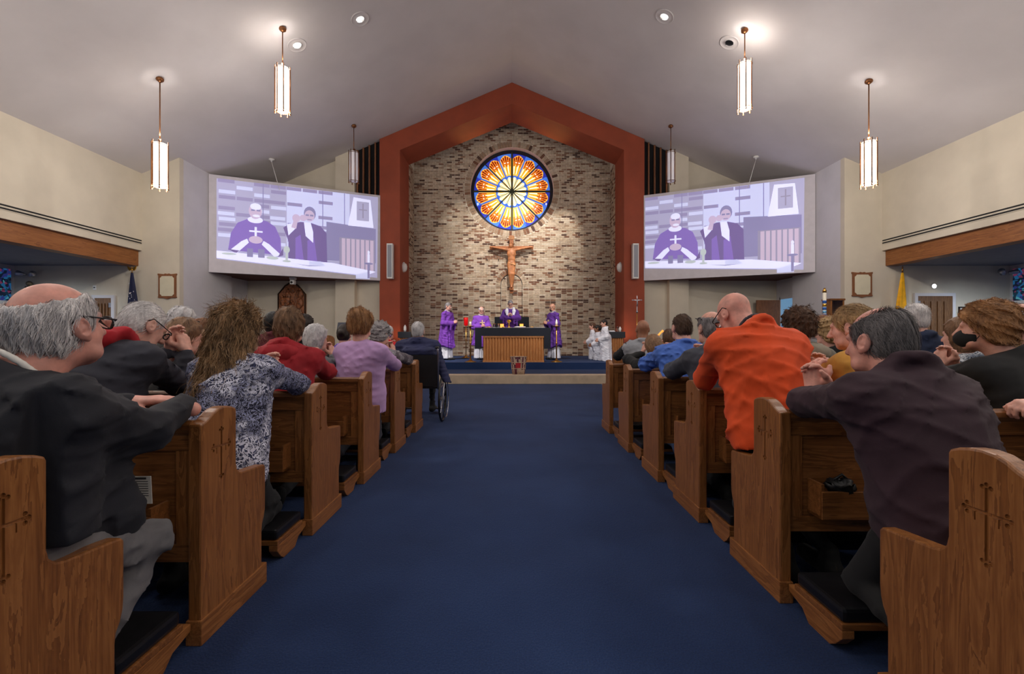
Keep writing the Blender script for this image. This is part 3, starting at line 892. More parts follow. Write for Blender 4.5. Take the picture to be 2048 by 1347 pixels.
MB().box((bx0, 13.2, zt - .235), (bx1, 14.1, zt)).box((bx0, 13.2, zt - .61), (bx0 + .04, 14.1, zt)).box((bx1 - .04, 13.2, zt - .61), (bx1, 14.1, zt)).build('top_slab', 'black_granite', al, bevel=.004)
MB().box((bx0 + .25, 13.24, zt + .0005), (bx1 - .15, 14.05, zt + .006)).build('altar_cloth', 'white_cloth', al)
def cup(x, y, z, prof, m_, name, label, cat, scale=1, parent_name='bowl', extra=None):
    t_ = thing(name, label, cat, (x, y, z))
    MB().lathe((x, y, z), [(r * scale, h * scale) for r, h in prof], 18).build(parent_name, m_, t_, True)
    if extra:
        for nm, prof2, m2 in extra: MB().lathe((x, y, z), [(r * scale, h * scale) for r, h in prof2], 18).build(nm, m2, t_, True)
ZT = zt + .007
CH = [(.045, 0), (.05, .008), (.02, .03), (.012, .06), (.02, .085), (.012, .11), (.025, .125), (.045, .15), (.052, .19), (.050, .20)]
x_ = W(1018, 0, 13.5).x
cup(x_, 13.5, ZT, [(.05, .145), (.055, .19), (.05, .20)], 'gold', 'chalice', 'tall gold chalice standing on the altar before the middle priest', 'chalice', 1.15, 'bowl', [('stem', CH[:8], 'gold')])
GL = [(.032, 0), (.036, .05), (.04, .10), (.036, .10), (.03, .01)]
for i, (px, nm) in enumerate(((989, 'clear glass cruet nearer the bald deacon, on the altar'), (997, 'clear glass cruet nearer the gold chalice, on the altar'))):
    x_ = W(px, 0, 13.55).x
    cup(x_, 13.55, ZT, GL, 'glass_clear', 'cruet', nm, 'cruet', 1.1, 'body', [('rim', [(.041, .098), (.043, .102), (.040, .106)], 'gold')])
for i, (px, r, lb) in enumerate(((977, .09, 'shallow gold paten at the end of the altar'), (1007, .055, 'small gold dish by the glass cruets on the altar'), (1064, .06, 'small gold dish beyond the open missal on the altar'))):
    x_ = W(px, 0, 13.45).x
    cup(x_, 13.45, ZT, [(r * .5, 0), (r * .9, .012), (r, .03), (r * .95, .03), (r * .5, .01)], 'brass', 'paten', lb, 'dish', 1, 'plate', [('foot', [(r * .4, 0), (r * .4, .006)], 'brass')])
x_ = W(1040, 0, 13.42).x
bk = thing('missal', 'large open missal lying on the altar', 'book', (x_, 13.42, ZT))
for s in (-1, 1):
    MB().prism([(x_, 13.30, ZT + .008), (x_, 13.30, ZT + .03), (x_ + s * .06, 13.30, ZT + .04), (x_ + s * .16, 13.30, ZT + .028), (x_ + s * .165, 13.30, ZT + .012)], (0, .25, 0)).build('page_block', 'paper', bk)
MB().box((x_ - .175, 13.29, ZT), (x_ + .175, 13.56, ZT + .010)).build('cover', 'hymnal_red', bk)
# black stand behind the celebrant with two amber lamps
rx0, rx1 = W(989, 0, 16.9).x, W(1058, 0, 16.9).x
st = thing('tabernacle_stand', 'dark slate block standing against the brick wall behind the altar', 'stand', ((rx0 + rx1) / 2, 17.1, PH))
MB().box((rx0, 16.9, PH), (rx1, 17.5, PH + 1.48)).build('block', 'black_granite', st, bevel=.01)
MB().box((rx0 - .01, 16.88, PH), (rx1 + .01, 17.52, PH + .12)).build('plinth', 'black_granite', st)
for px, lb in ((1004, 'amber glowing votive box nearer the bald deacon'), (1043, 'amber glowing votive box nearer the bearded priest')):
    x_ = W(px, 0, 14.05).x
    v_ = thing('votive_lamp', lb + ' on the altar', 'lamp', (x_, 14.03, ZT))
    MB().box((x_ - .055, 13.985, ZT), (x_ + .055, 14.075, ZT + .13)).build('glow_box', 'amber_glow', v_, bevel=.006)
    MB().box((x_ - .06, 13.98, ZT), (x_ + .06, 14.08, ZT + .012)).box((x_ - .06, 13.98, ZT + .125), (x_ + .06, 14.08, ZT + .135)).build('frame', 'brass', v_)
# credence tables by the pillars
def credence(px, Y, w, label):
    x = W(px, 0, Y).x
    t_ = thing('credence_table', label, 'table', (x, Y, PH))
    zt2 = PH + .90
    MB().box((x - w / 2, Y - .25, zt2 - .20), (x + w / 2, Y + .25, zt2)).build('top_slab', 'black_granite', t_, bevel=.004)
    MB().box((x - w / 2 + .05, Y - .2, PH), (x + w / 2 - .05, Y + .2, zt2 - .2)).build('base', 'altar_wood', t_)
    fluted(x - w / 2 + .05, x + w / 2 - .05, Y - .2, PH, zt2 - .2, 6, t_)
    return x, zt2
cx, cz = credence(1231, 14.9, .52, 'slate-topped wooden credence table behind the kneeling altar servers')
cup(cx + .05, 14.85, cz, [(.03, 0), (.035, .04), (.045, .1), (.03, .13), (.02, .15)], 'glass_clear', 'water_cruet', 'glass water cruet on the credence table by the altar servers', 'cruet', 1, 'body', [('stopper', [(.018, .15), (.022, .17), (.0, .185)], 'glass_clear')])
cup(cx + .15, 14.9, cz, [(.03, 0), (.035, .04), (.045, .1), (.03, .13), (.02, .15)], 'white_enamel', 'white_pitcher', 'white pitcher on the credence table by the altar servers', 'pitcher', 1, 'body', [('lid', [(.022, .15), (.02, .165), (.0, .17)], 'white_enamel')])
tw = thing('folded_towel', 'folded white towel on the credence table by the altar servers', 'towel', (cx - .14, 14.8, cz))
MB().box((cx - .24, 14.7, cz), (cx - .05, 14.92, cz + .02)).build('lower_fold', 'white_cloth', tw, bevel=.008); MB().box((cx - .23, 14.71, cz + .02), (cx - .08, 14.9, cz + .04)).build('upper_fold', 'white_cloth', tw, bevel=.008)
cx, cz = credence(812, 14.9, .42, 'slate-topped wooden side table before the red pillar, past the wheelchair')
cup(cx - .02, 14.85, cz, [(.03, 0), (.04, .06), (.035, .14), (.02, .16)], 'white_enamel', 'white_bottle', 'white bottle on the side table past the wheelchair', 'bottle', 1.2, 'body', [('cap', [(.018, .16), (.018, .185)], 'white_enamel')])
# floor candlesticks, sanctuary lamp, processional cross
def candlestick(px, Y, lit, label):
    x = W(px, 0, Y).x; t_ = thing('floor_candlestick', label, 'candlestick', (x, Y, PH))
    MB().lathe((x, Y, PH), [(.17, 0), (.17, .012), (.10, .035), (.045, .06), (.03, .09)], 24).build('foot', 'brass', t_, True)
    MB().tube([(x, Y, PH + .06), (x, Y, PH + .52), (x, Y, PH + 1.02)], .020, 10).lathe((x, Y, PH + .55), [(.02, -.03), (.034, 0), (.02, .03)], 14).build('stem', 'brass', t_, True)
    MB().lathe((x, Y, PH + 1.02), [(.02, 0), (.10, .02), (.105, .035), (.03, .03)], 20).build('drip_pan', 'brass', t_, True)
    c = MB().lathe((x, Y, PH + 1.045), [(.032, 0), (.032, .13), (.01, .135)], 14).build('candle', 'candle_wax', t_, True)
    if lit: MB().lathe((x, Y, PH + 1.18), [(.002, 0), (.014, .015), (.012, .035), (.001, .065)], 10).build('flame', 'flame', t_, True)
    else: MB().lathe((x, Y, PH + 1.18), [(.018, -.004), (.018, .03), (.01, .04)], 10).build('brass_cap', 'brass', t_, True)
candlestick(941, 13.25, False, 'tall brass floor candlestick with unlit candle beside the red sanctuary lamp')
candlestick(1113, 13.25, True, 'tall brass floor candlestick with burning candle beside the bearded priest')
x, Y = W(932, 0, 15.9).x, 15.9
t_ = thing('sanctuary_lamp', 'red glass sanctuary lamp on a thin brass floor stand', 'lamp', (x, Y, PH))
MB().lathe((x, Y, PH), [(.15, 0), (.15, .012), (.06, .05), (.02, .1)], 22).build('foot', 'brass', t_, True)
MB().tube([(x, Y, PH + .08), (x, Y, PH + 1.12)], .014, 8).build('stem', 'brass', t_, True)
MB().lathe((x, Y, PH + 1.12), [(.02, 0), (.07, .02), (.075, .28), (.065, .30)], 18).build('red_glass', 'red_glass', t_, True)
MB().tube([(x + .078 * math.cos(k * PI / 10), Y + .078 * math.sin(k * PI / 10), PH + 1.41) for k in range(21)], .006, 6, cap=False).build('rim', 'brass', t_, True)
x, Y = W(1274, 0, 14.6).x, 14.6
pc = thing('processional_cross', 'silver processional crucifix on a tall pole before the red pillar', 'cross', (x, Y, PH))
MB().lathe((x, Y, PH), [(.16, 0), (.16, .015), (.05, .06), (.02, .1)], 20).build('foot', 'brass', pc, True)
MB().tube([(x, Y, PH + .08), (x, Y, PH + 1.5)], .016, 8).build('pole', 'brass', pc, True)
MB().lathe((x, Y, PH + 1.5), [(.016, 0), (.035, .03), (.03, .06), (.014, .09)], 12).build('knop', 'steel', pc, True)
zc = PH + 1.88
MB().box((x - .012, Y - .008, PH + 1.56), (x + .012, Y + .008, zc + .16)).box((x - .145, Y - .008, zc + .02), (x + .145, Y + .008, zc + .045)).build('cross_arms', 'steel', pc, bevel=.003)
for (a, b) in ((x, zc + .165), (x - .15, zc + .032), (x + .15, zc + .032)): MB().ball((a, Y, b), .017, 8, 6).build('bud', 'steel', pc, True)
cb_ = MB().tube([(x, Y - .02, zc - .17), (x + .005, Y - .025, zc - .09), (x, Y - .025, zc - .02), (x, Y - .025, zc + .04)], [.012, .02, .022, .02], 8)
for s in (-1, 1): cb_.tube([(x, Y - .022, zc + .01), (x + s * .06, Y - .02, zc + .02), (x + s * .13, Y - .014, zc + .04)], [.012, .009, .006], 6)
cb_.ball((x, Y - .03, zc + .07), .02, 8, 6).build('corpus', 'steel', pc, True)
# basket on the step
x, Y, z = W(1037, 0, 11.25).x, 11.26, H1
bs = thing('collection_basket', 'patchwork hamper basket with a red square standing on the stone step', 'basket', (x, Y, z))
mat('basket_tan', (176, 150, 128), .9, var=.2, vscale=40, bump=.4, bscale=90); mat('basket_plum', (84, 42, 52), .9, var=.4, vscale=30, bump=.4, bscale=90); mat('basket_red', (176, 34, 44), .9, var=.1)
n = 28; prof = [(.155, 0), (.168, .12), (.183, .25), (.198, .38), (.205, .44)]
vs_ = []
for r, h in prof:
    for k in range(n): vs_.append((x + r * math.cos(2 * PI * k / n), Y + r * .72 * math.sin(2 * PI * k / n), z + h))
b = MB(); b.add(vs_, [(i * n + k, i * n + (k + 1) % n, (i + 1) * n + (k + 1) % n, (i + 1) * n + k) for i in range(4) for k in range(n)]); b.add(vs_[:n], [list(range(n))])
rr = random.Random(9)
b.m = [rr.choice([0, 0, 1, 1, 1]) if i // n < 4 else 0 for i in range(len(b.m))]
o = b.build('body', ['basket_tan', 'basket_plum'], bs, True)
sd = o.modifiers.new('s', 'SOLIDIFY'); sd.thickness = .008
for h, r in ((.005, .157), (.15, .173), (.30, .19), (.44, .207)):
    MB().tube([(x + r * math.cos(2 * PI * k / n), Y + r * .72 * math.sin(2 * PI * k / n), z + h) for k in range(n + 1)], .008, 6, cap=False).build('hoop', 'basket_tan', bs, True)
pa = MB()
for k in range(5):
    a0 = -PI / 2 - .38 + k * .13
    pts = [(x + (r + .006) * math.cos(a), Y + (r + .006) * .72 * math.sin(a), z + h) for (r, h, a) in ((.175, .165, a0), (.175, .165, a0 + .13), (.19, .29, a0 + .13), (.19, .29, a0))]
    pa.add(pts, [(0, 1, 2, 3)])
pa.build('red_patch', 'basket_red', bs)

# wall speakers, sconces
for s in (-1, 1):
    x = s * 4.12; zb, zt2 = W(0, 557, 15.3).z, W(0, 487, 15.3).z
    t_ = thing('column_speaker', 'slim white column speaker on the red pillar %s' % ('past the wheelchair' if s < 0 else 'above the silver processional cross'), 'speaker', (x + s * .05, 15.3, zb))
    x = W(780 if s < 0 else 1271, 0, 15.3).x
    MB().box((x - .10, 15.24, zb), (x + .10, 15.44, zt2)).build('cabinet', 'white_enamel', t_, bevel=.01)
    MB().box((x - .07, 15.23, zb + .05), (x + .07, 15.245, zt2 - .05)).build('grille', 'grille_grey', t_, bevel=.003)
    MB().box((x - .04, 15.40, zb + .3), (x + .04, 15.46, zb + .5)).build('bracket', 'white_enamel', t_)
    x = s * 3.79; zz = W(0, 535, 15.9).z
    t_ = thing('wall_sconce', 'white shell sconce inside the red arch on the %s side' % ('wheelchair' if s < 0 else 'processional cross'), 'sconce', (x, 15.9, zz))
    sh = MB(); n = 14
    for i in range(7):
        pass
    MB().lathe((x - s * .005, 15.9, zz), [(.03, -.16), (.09, -.13), (.13, -.05), (.14, .05), (.11, .13), (.05, .16)], 18, 'z', sx=.9, sy=1).build('bowl', 'white_enamel', t_, True)
    MB().lathe((x - s * .005, 15.9, zz), [(.05, .161), (.03, .19), (.0, .2)], 12).build('finial', 'white_enamel', t_, True)

# ------------------------------------------------------------------ side-wall furnishings
def framed(px0, px1, py0, py1, label):
    a = W(px0, py1, D1); b = W(px1, py0, D1); cx_ = (a.x + b.x) / 2; w = (b.x - a.x); h = b.z - a.z; y = D1 - .002
    t_ = thing('wall_plaque', label, 'plaque', (cx_, D1, a.z))
    hw = w / 2
    prof = [(-hw, .06 * h), (-hw * .92, .09 * h), (-hw * .92, .90 * h), (-hw, .93 * h), (-hw * .98, .985 * h), (-hw * .7, .97 * h), (-hw * .35, .955 * h), (-hw * .2, .985 * h), (0, .965 * h), (hw * .2, .985 * h), (hw * .35, .955 * h), (hw * .7, .97 * h), (hw * .98, .985 * h), (hw, .93 * h), (hw * .92, .90 * h), (hw * .92, .09 * h), (hw, .06 * h), (hw * .9, .03 * h), (hw * .4, .03 * h), (0, -.02 * h), (-hw * .4, .03 * h), (-hw * .9, .03 * h)]
    MB().prism([(cx_ + p, y, a.z + q_) for p, q_ in prof], (0, -.035, 0)).build('frame', 'slat_wood', t_, bevel=.004)
    e = .10 * w; iw = w / 2 - .13 * w; z0_, z1_ = a.z + .10 * h, a.z + .88 * h
    oct_ = [(cx_ - iw + e, z0_), (cx_ + iw - e, z0_), (cx_ + iw - e * .6, z0_ + e * .6), (cx_ + iw, z0_ + e), (cx_ + iw, z1_ - e), (cx_ + iw - e * .6, z1_ - e * .6), (cx_ + iw - e, z1_), (cx_ - iw + e, z1_), (cx_ - iw + e * .6, z1_ - e * .6), (cx_ - iw, z1_ - e), (cx_ - iw, z0_ + e), (cx_ - iw + e * .6, z0_ + e * .6)]
    MB().prism([(p, y - .036, q_) for p, q_ in oct_], (0, -.004, 0)).build('panel', mat('plaque_panel', (214, 206, 180), .5, var=.02), t_)
framed(317, 355, 546, 597, 'blank cream plaque in scalloped wooden frame beside the star-spangled flag')
framed(1702, 1744, 543, 594, 'blank cream plaque in scalloped wooden frame beside the yellow flag')
def louver_door(n_, px0, px1, py0, label):
    a = W(px0, py0, D1); b = W(px1, py0, D1); y = D1 - .004
    t_ = thing('door_%d' % n_, label, 'door', ((a.x + b.x) / 2, D1, 0)); struct(t_); del t_['category']
    MB().box((a.x, y, 0), (b.x, y - .05, a.z)).build('leaf', 'door_wood', t_)
    w = b.x - a.x
    for k in range(4):
        xx = a.x + w * (.17 + .19 * k)
        MB().box((xx, y - .052, .12), (xx + w * .09, y - .085, a.z - .14)).build('slat', 'door_wood', t_, bevel=.008)
    for (p, q_) in ((a.x - .08, a.x), (b.x, b.x + .08)): MB().box((p, y, 0), (q_, y - .06, a.z + .08)).build('jamb', 'wall_white', t_)
    MB().box((a.x, y, a.z), (b.x, y - .06, a.z + .08)).build('head_jamb', 'wall_white', t_)
    hx = b.x - .03 if px0 < 1024 else a.x + .03
    for zz in (a.z - .25, 1.0): MB().box((hx - .03, y - .05, zz), (hx + .03, y - .065, zz + .12)).build('hinge', 'steel', t_)
louver_door(1, 193, 226, 596, 'wooden slatted door in the wall by the star-spangled flag')
louver_door(2, 1832, 1901, 592, 'wooden slatted door in the wall by the yellow flag')
# alcove doors
for s in (-1, 1):
    ya, yb = (14.62, 15.4); zt2 = W(463 if s < 0 else 1565, 597, 14.8).z
    t_ = thing('door_%d' % (3 if s < 0 else 4), 'plain wooden door in the alcove %s' % ('by the carved plaque' if s < 0 else 'standing open beside the bronze figure'), 'door', (s * XS, 15, PH)); struct(t_); del t_['category']
    if s < 0:
        MB().box((-XS + .004, ya, PH), (-XS + .04, yb, zt2)).build('leaf', 'door_wood', t_)
        MB().ball((-XS + .08, ya + .1, PH + 1.0), .03, 10, 8).build('handle', 'brass', t_, True)
    else:
        # lit doorway and the leaf swung open against the back wall
        mat('lit_room', (150, 190, 226), .9, var=.03, emit=(120, 176, 220), estr=.45)
        MB().box((XS - .03, 14.60, PH), (XS - .004, 15.35, zt2 + .02)).build('lit_opening', 'lit_room', t_)
        MB().box((XS - .05, 14.54, PH), (XS - .002, 14.60, zt2 + .07)).box((XS - .05, 15.35, PH), (XS - .002, 15.41, zt2 + .07)).box((XS - .05, 14.54, zt2 + .02), (XS - .002, 15.41, zt2 + .07)).build('jamb', 'wall_white', t_)
        MB().box((XS - .84, 15.37, PH), (XS - .05, 15.41, zt2)).build('leaf', 'slat_wood', t_)
        MB().ball((XS - .76, 15.33, PH + 1.0), .03, 10, 8).build('handle', 'brass', t_, True)
# linear air slots
for s in (-1, 1):
    t_ = thing('linear_vent', 'long black double-slot air vent above the wooden beam on the %s side' % ('star-spangled flag' if s < 0 else 'yellow flag'), 'vent', (s * XW, 2, 3.63))
    x = s * (XW - .001)
    MB().box((x, YB, 3.625), (x - s * .012, D1 - .02, 3.755)).build('frame', 'wall_cream', t_)
    for z0_ in (3.64, 3.705): MB().box((x - s * .011, YB, z0_), (x - s * .016, D1 - .03, z0_ + .032)).build('slot', 'black_slot', t_)
# pointed carved plaque
a = W(557, 640, YK); b = W(613, 562, YK); cx_ = (a.x + b.x) / 2; hw = (b.x - a.x) / 2; zs = W(0, 588, YK).z; zb = W(0, 655, YK).z
t_ = thing('carved_plaque', 'pointed dark wooden relief carving on the alcove wall', 'carving', (cx_, YK, zb))
MB().prism([(cx_ - hw, YK - .002, zb), (cx_ + hw, YK - .002, zb), (cx_ + hw, YK - .002, zs), (cx_ + hw * .45, YK - .002, b.z - .14), (cx_, YK - .002, b.z), (cx_ - hw * .45, YK - .002, b.z - .14), (cx_ - hw, YK - .002, zs)], (0, -.06, 0)).build('back_board', 'carved_wood', t_, bevel=.006)
for s in (-1, 1):
    MB().tube([(cx_ + s * hw * .95, YK - .06, zb), (cx_ + s * hw * .95, YK - .06, zs), (cx_ + s * hw * .45, YK - .06, b.z - .16), (cx_, YK - .06, b.z - .03)], .028, 6).build('moulding', 'dark_bronze', t_)
rr = random.Random(4)
for k in range(26):
    fx = rr.uniform(-.75, .75) * hw; fz = rr.uniform(zb + .1, zs + .25)
    if fz > zs and abs(fx) > hw * .45: continue
    m_ = MB().ball((cx_ + fx, YK - .075, fz), rr.uniform(.07, .12), 8, 6, scale=(1, .45, 1.5)).ball((cx_ + fx, YK - .105, fz + .17), .045, 8, 6)
    m_.build('relief_figure', 'carved_wood', t_, True)
# bronze figure on the right alcove wall
c = W(1469, 600, YK - .12)
t_ = thing('bronze_figure', 'dark bronze figure with outstretched arms on the alcove wall by the open door', 'statue', (c.x, YK - .1, c.z - .9))
m_ = MB().tube([(c.x, c.y, c.z - .9), (c.x, c.y, c.z - .4), (c.x, c.y, c.z - .1), (c.x, c.y, c.z + .08)], [.06, .10, .11, .07], 10).ball((c.x, c.y - .04, c.z + .19), .085, 10, 8)
m_.build('body', 'dark_bronze', t_, True)
for s in (-1, 1):
    MB().tube([(c.x + s * .05, c.y, c.z + .06), (c.x + s * .18, c.y, c.z - .03), (c.x + s * .30, c.y, c.z - .05), (c.x + s * .37, c.y, c.z + .01)], [.06, .05, .035, .02], 8).build('arm', 'dark_bronze', t_, True)
# camera under the screen
c = W(586, 558, 14.75)
t_ = thing('ceiling_camera', 'small white camera hanging under the screen over the carved plaque', 'camera', (c.x, 14.75, c.z))
MB().box((c.x - .09, 14.68, 3.0), (c.x + .09, 14.82, 3.07)).build('mount', 'white_enamel', t_, bevel=.01)
MB().box((c.x - .065, 14.66, 2.84), (c.x + .065, 14.82, 2.99)).build('housing', 'white_enamel', t_, bevel=.015)
MB().lathe((c.x, 14.66, 2.90), [(.035, .0), (.035, -.03), (.02, -.035)], 14, 'y').build('lens', 'black_plastic', t_, True)
# flags
def flag(px, side, label, kind):
    x = W(px, 0, 12.0).x; y = 12.0; zt2 = W(0, 533, 12.0).z
    t_ = thing('flag', label, 'flag', (x, y, 0))
    MB().lathe((x, y, 0), [(.2, 0), (.2, .03), (.08, .08), (.03, .16)], 20).build('stand', 'brass', t_, True)
    MB().tube([(x, y, .1), (x, y, zt2 - .12)], .016, 8).build('pole', 'brass', t_, True)
    if kind == 'us':
        m_ = MB().ball((x, y, zt2 - .08), .03, 10, 8)
        for s in (-1, 1): m_.prism([(x, y - .01, zt2 - .06), (x + s * .12, y - .01, zt2 + .02), (x + s * .10, y - .01, zt2 - .06), (x + s * .06, y - .01, zt2 - .11)], (0, .02, 0))
        m_.ball((x, y, zt2 - .02), .022, 8, 6).build('eagle', 'gold', t_)
    else:
        MB().lathe((x, y, zt2 - .12), [(.012, 0), (.026, .03), (.012, .06), (.008, .14)], 10).box((x - .03, y - .006, zt2 - .03), (x + .03, y + .006, zt2 - .018)).build('finial', 'brass', t_, True)
    # furled cloth: pleated cone
    z1_ = zt2 - .16; z0_ = .7; n = 40; rings = 14; vs_ = []; fs = []; mi = []
    for i in range(rings):
        u = i / (rings - 1); z = z1_ + (z0_ - z1_) * u; R = .03 + .16 * u ** .8
        for k in range(n):
            a = 2 * PI * k / n
            r = R * (1 + .28 * math.sin(5 * a + 1.3 * u) * min(1, u * 3))
            vs_.append((x + side * .03 * u * 2 + r * math.cos(a) * 1.0, y + r * math.sin(a) * .6, z))
    m_ = MB()
    rr = random.Random(2)
    for i in range(rings - 1):
        for k in range(n):
            f = (i * n + k, i * n + (k + 1) % n, (i + 1) * n + (k + 1) % n, (i + 1) * n + k)
            if kind == 'us': c_ = 0 if i < 6 else (1 if (k // 2) % 2 else 2)
            else: c_ = 0 if (k // 10) % 2 == 0 or i < 9 else 1
            fs.append(f); mi.append(c_)
    m_.add(vs_, fs); m_.m = mi
    m_.build('banner', [mat('flag_navy', (24, 28, 62), .8, var=.1), mat('flag_red', (150, 28, 38), .8, var=.1), mat('flag_white', (214, 210, 212), .8, var=.05)] if kind == 'us' else [mat('flag_yellow', (232, 170, 14), .75, var=.08), mat('flag_ivory', (220, 216, 206), .8, var=.05)], t_, True, fixn=False)
    if kind == 'us':
        for k in range(14):
            u = rr.uniform(.12, .42); a = -PI / 2 + rr.uniform(-.9, .9); R = (.03 + .16 * u ** .8) * (1 + .28 * math.sin(5 * a + 1.3 * u)) + .004
            cx_, cy_, cz_ = x + side * .06 * u + R * math.cos(a), y + R * math.sin(a) * .6, z1_ + (z0_ - z1_) * u
            sp = []
            for j in range(10):
                rad = .020 if j % 2 == 0 else .009
                sp.append((cx_ + rad * math.sin(j * PI / 5) * .8, cy_ - .004, cz_ + rad * math.cos(j * PI / 5)))
            MB().prism(sp, (0, .003, 0)).build('star', 'flag_white', t_)
flag(264, 1, 'furled navy star-spangled flag with gold eagle on a pole', 'us')
flag(1805, -1, 'furled yellow flag on a pole by the slatted door', 'yellow')
# stained glass aisle windows
for s in (-1, 1):
    for j, y0 in enumerate((12.16, 7.0, 2.0)):
        n_ = 2 + j + (3 if s > 0 else 0)
        t_ = thing('window_%d' % n_, 'stained glass aisle window in blues above wooden panelling', 'window', (s * XO, y0 - .9, 1.95)); struct(t_); del t_['category']
        xg = s * (XO - .006)
        MB().box((xg, y0 - 1.8, 2.1), (xg - s * .012, y0, 2.95)).build('pane', 'stained_aisle' if 'stained_aisle' in MATS else 'glass_blue', t_)
        MB().box((xg, y0 - 1.86, 2.02), (xg - s * .05, y0 + .06, 2.1)).build('window_sill', 'white_enamel', t_)
        for zz in (2.38, 2.66): MB().box((xg - s * .01, y0 - 1.8, zz - .008), (xg - s * .02, y0, zz + .008)).build('lead', 'leading', t_)
        MB().box((xg, y0 - 1.86, .1), (xg - s * .04, y0 + .06, 2.0)).build('panelling', 'door_wood', t_)
        for k in range(7): MB().box((xg - s * .04, y0 - 1.75 + k * .26, .2), (xg - s * .065, y0 - 1.63 + k * .26, 1.9)).build('batten', 'door_wood', t_)
# emergency lights, thermostat, picture, little lamp
def elight(px, py, label):
    c = W(px, py, D1 - .1)
    t_ = thing('emergency_light', label, 'light', (c.x, D1, c.z))
    MB().lathe((c.x, D1, c.z), [(.06, -.0), (.055, -.06), (.02, -.07)], 16, 'y').build('base', 'steel', t_, True)
    for s in (-1, 1):
        d = Vector((s * .9, -.35, .12 if s > 0 else .2)).normalized()
        p0 = c + Vector((s * .05, -.02, 0))
        MB().tube([p0, p0 + d * .07, p0 + d * .17, p0 + d * .19], [.025, .05, .075, .07], 14).build('lamp_head', 'steel', t_, True)
elight(57, 549, 'twin-headed metal emergency light near the blue stained glass window')
elight(2012, 545, 'twin-headed metal emergency light near the coloured window on the masked woman\'s side')
c = W(60, 572, D1 - .12)
t_ = thing('wall_statue', 'pale bronze draped figure on the aisle wall above the old man', 'statue', (c.x, D1 - .12, c.z - .7))
m_ = MB().tube([(c.x + .12, c.y, c.z - .7), (c.x + .06, c.y, c.z - .3), (c.x, c.y, c.z)], [.2, .15, .07], 12); m_.ball((c.x - .02, c.y, c.z + .07), .07, 10, 8); m_.build('body', mat('pale_bronze', (134, 122, 100), .5, .5, var=.25, vscale=12), t_, True)
for k in range(5): MB().tube([(c.x - .06, c.y - .06, c.z - .02 - k * .07), (c.x + .04, c.y - .15, c.z - .07 - k * .09), (c.x + .16 + k * .02, c.y - .12, c.z - .02 - k * .11)], .014, 6).build('fold', 'pale_bronze', t_, True)
c = W(190, 575, D1)
t_ = thing('thermostat', 'small white thermostat plate on the aisle wall by the slatted door', 'thermostat', (c.x, D1, c.z))
MB().box((c.x - .045, D1 - .002, c.z - .06), (c.x + .045, D1 - .015, c.z + .06)).build('plate', 'white_enamel', t_, bevel=.004); MB().box((c.x - .015, D1 - .015, c.z - .01), (c.x + .015, D1 - .03, c.z + .015)).build('dial', 'black_plastic', t_)
c = W(1940, 626, D1)
t_ = thing('picture_frame', 'dark framed picture on the wall beside the slatted door', 'picture', (c.x, D1, c.z - .2))
a, b = W(1916, 640, D1), W(1962, 613, D1)
for (p, q_) in (((a.x, a.z), (b.x, a.z + .03)), ((a.x, b.z - .03), (b.x, b.z)), ((a.x, a.z), (a.x + .03, b.z)), ((b.x - .03, a.z), (b.x, b.z))): MB().box((p[0], D1 - .002, p[1]), (q_[0], D1 - .03, q_[1])).build('frame', 'black_plastic', t_)
MB().box((a.x + .02, D1 - .002, a.z + .02), (b.x - .02, D1 - .012, b.z - .02)).build('mount', 'paper', t_)
MB().box((a.x + .1, D1 - .013, a.z + .06), (b.x - .1, D1 - .016, b.z - .07)).build('image', mat('picture_grey', (96, 92, 108), .6, var=.3, vscale=12), t_)
c = W(1867, 572, D1)
t_ = thing('night_light', 'small bright round lamp on the wall above the slatted door', 'light', (c.x, D1, c.z))
MB().lathe((c.x, D1, c.z), [(.06, 0), (.055, -.03), (.04, -.045)], 14, 'y').build('lens', 'can_lens', t_, True); MB().lathe((c.x, D1, c.z), [(.075, -.002), (.07, -.02), (.06, -.022)], 14, 'y').build('bezel', 'white_enamel', t_, True)
# paschal candle and display cabinet
x, Y = W(1649, 0, 11.62).x, 11.62
t_ = thing('paschal_candle', 'tall candle painted blue and gold on a floor stand beside the glass cabinet', 'candle', (x, Y, 0))
MB().lathe((x, Y, 0), [(.2, 0), (.2, .03), (.06, .1), (.03, .3), (.045, .8), (.09, .9)], 18).build('stand', 'slat_wood', t_, True)
zt2 = W(0, 577, Y).z
MB().tube([(x, Y, .88), (x, Y, zt2 - .08)], .042, 14).build('wax', 'candle_wax', t_, True)
MB().lathe((x, Y, zt2 - .1), [(.046, 0), (.046, .06), (.03, .08), (.02, .12)], 14).build('follower', 'brass', t_, True)
rr = random.Random(6)
mat('candle_blue', (40, 92, 172), .5, var=.2, vscale=30); mat('candle_sky', (112, 168, 208), .5, var=.2, vscale=30)
for k in range(13):
    z = .98 + k * .085
    MB().tube([(x, Y, z), (x, Y, z + .07)], .0445 + (k % 2) * .0008, 14).build('painted_band', ['candle_blue', 'candle_sky', 'candle_blue', 'gold'][k % 4], t_, True)
x0, x1 = W(1656, 0, 12.0).x, W(1683, 0, 12.0).x; zt2 = W(0, 601, 12).z
t_ = thing('display_cabinet', 'dark wooden glass-fronted cabinet standing behind the tall painted candle', 'cabinet', ((x0 + x1) / 2, 12.05, 0))
MB().box((x0, 12.2, 0), (x1, 12.23, zt2)).build('back', 'slat_wood', t_)
for (p, q_) in ((x0, x0 + .04), (x1 - .04, x1)): MB().box((p, 11.9, 0), (q_, 12.2, zt2)).build('side', 'oak_upright', t_)
MB().box((x0 - .02, 11.88, zt2), (x1 + .02, 12.23, zt2 + .05)).build('cornice', 'oak_along', t_, bevel=.008)
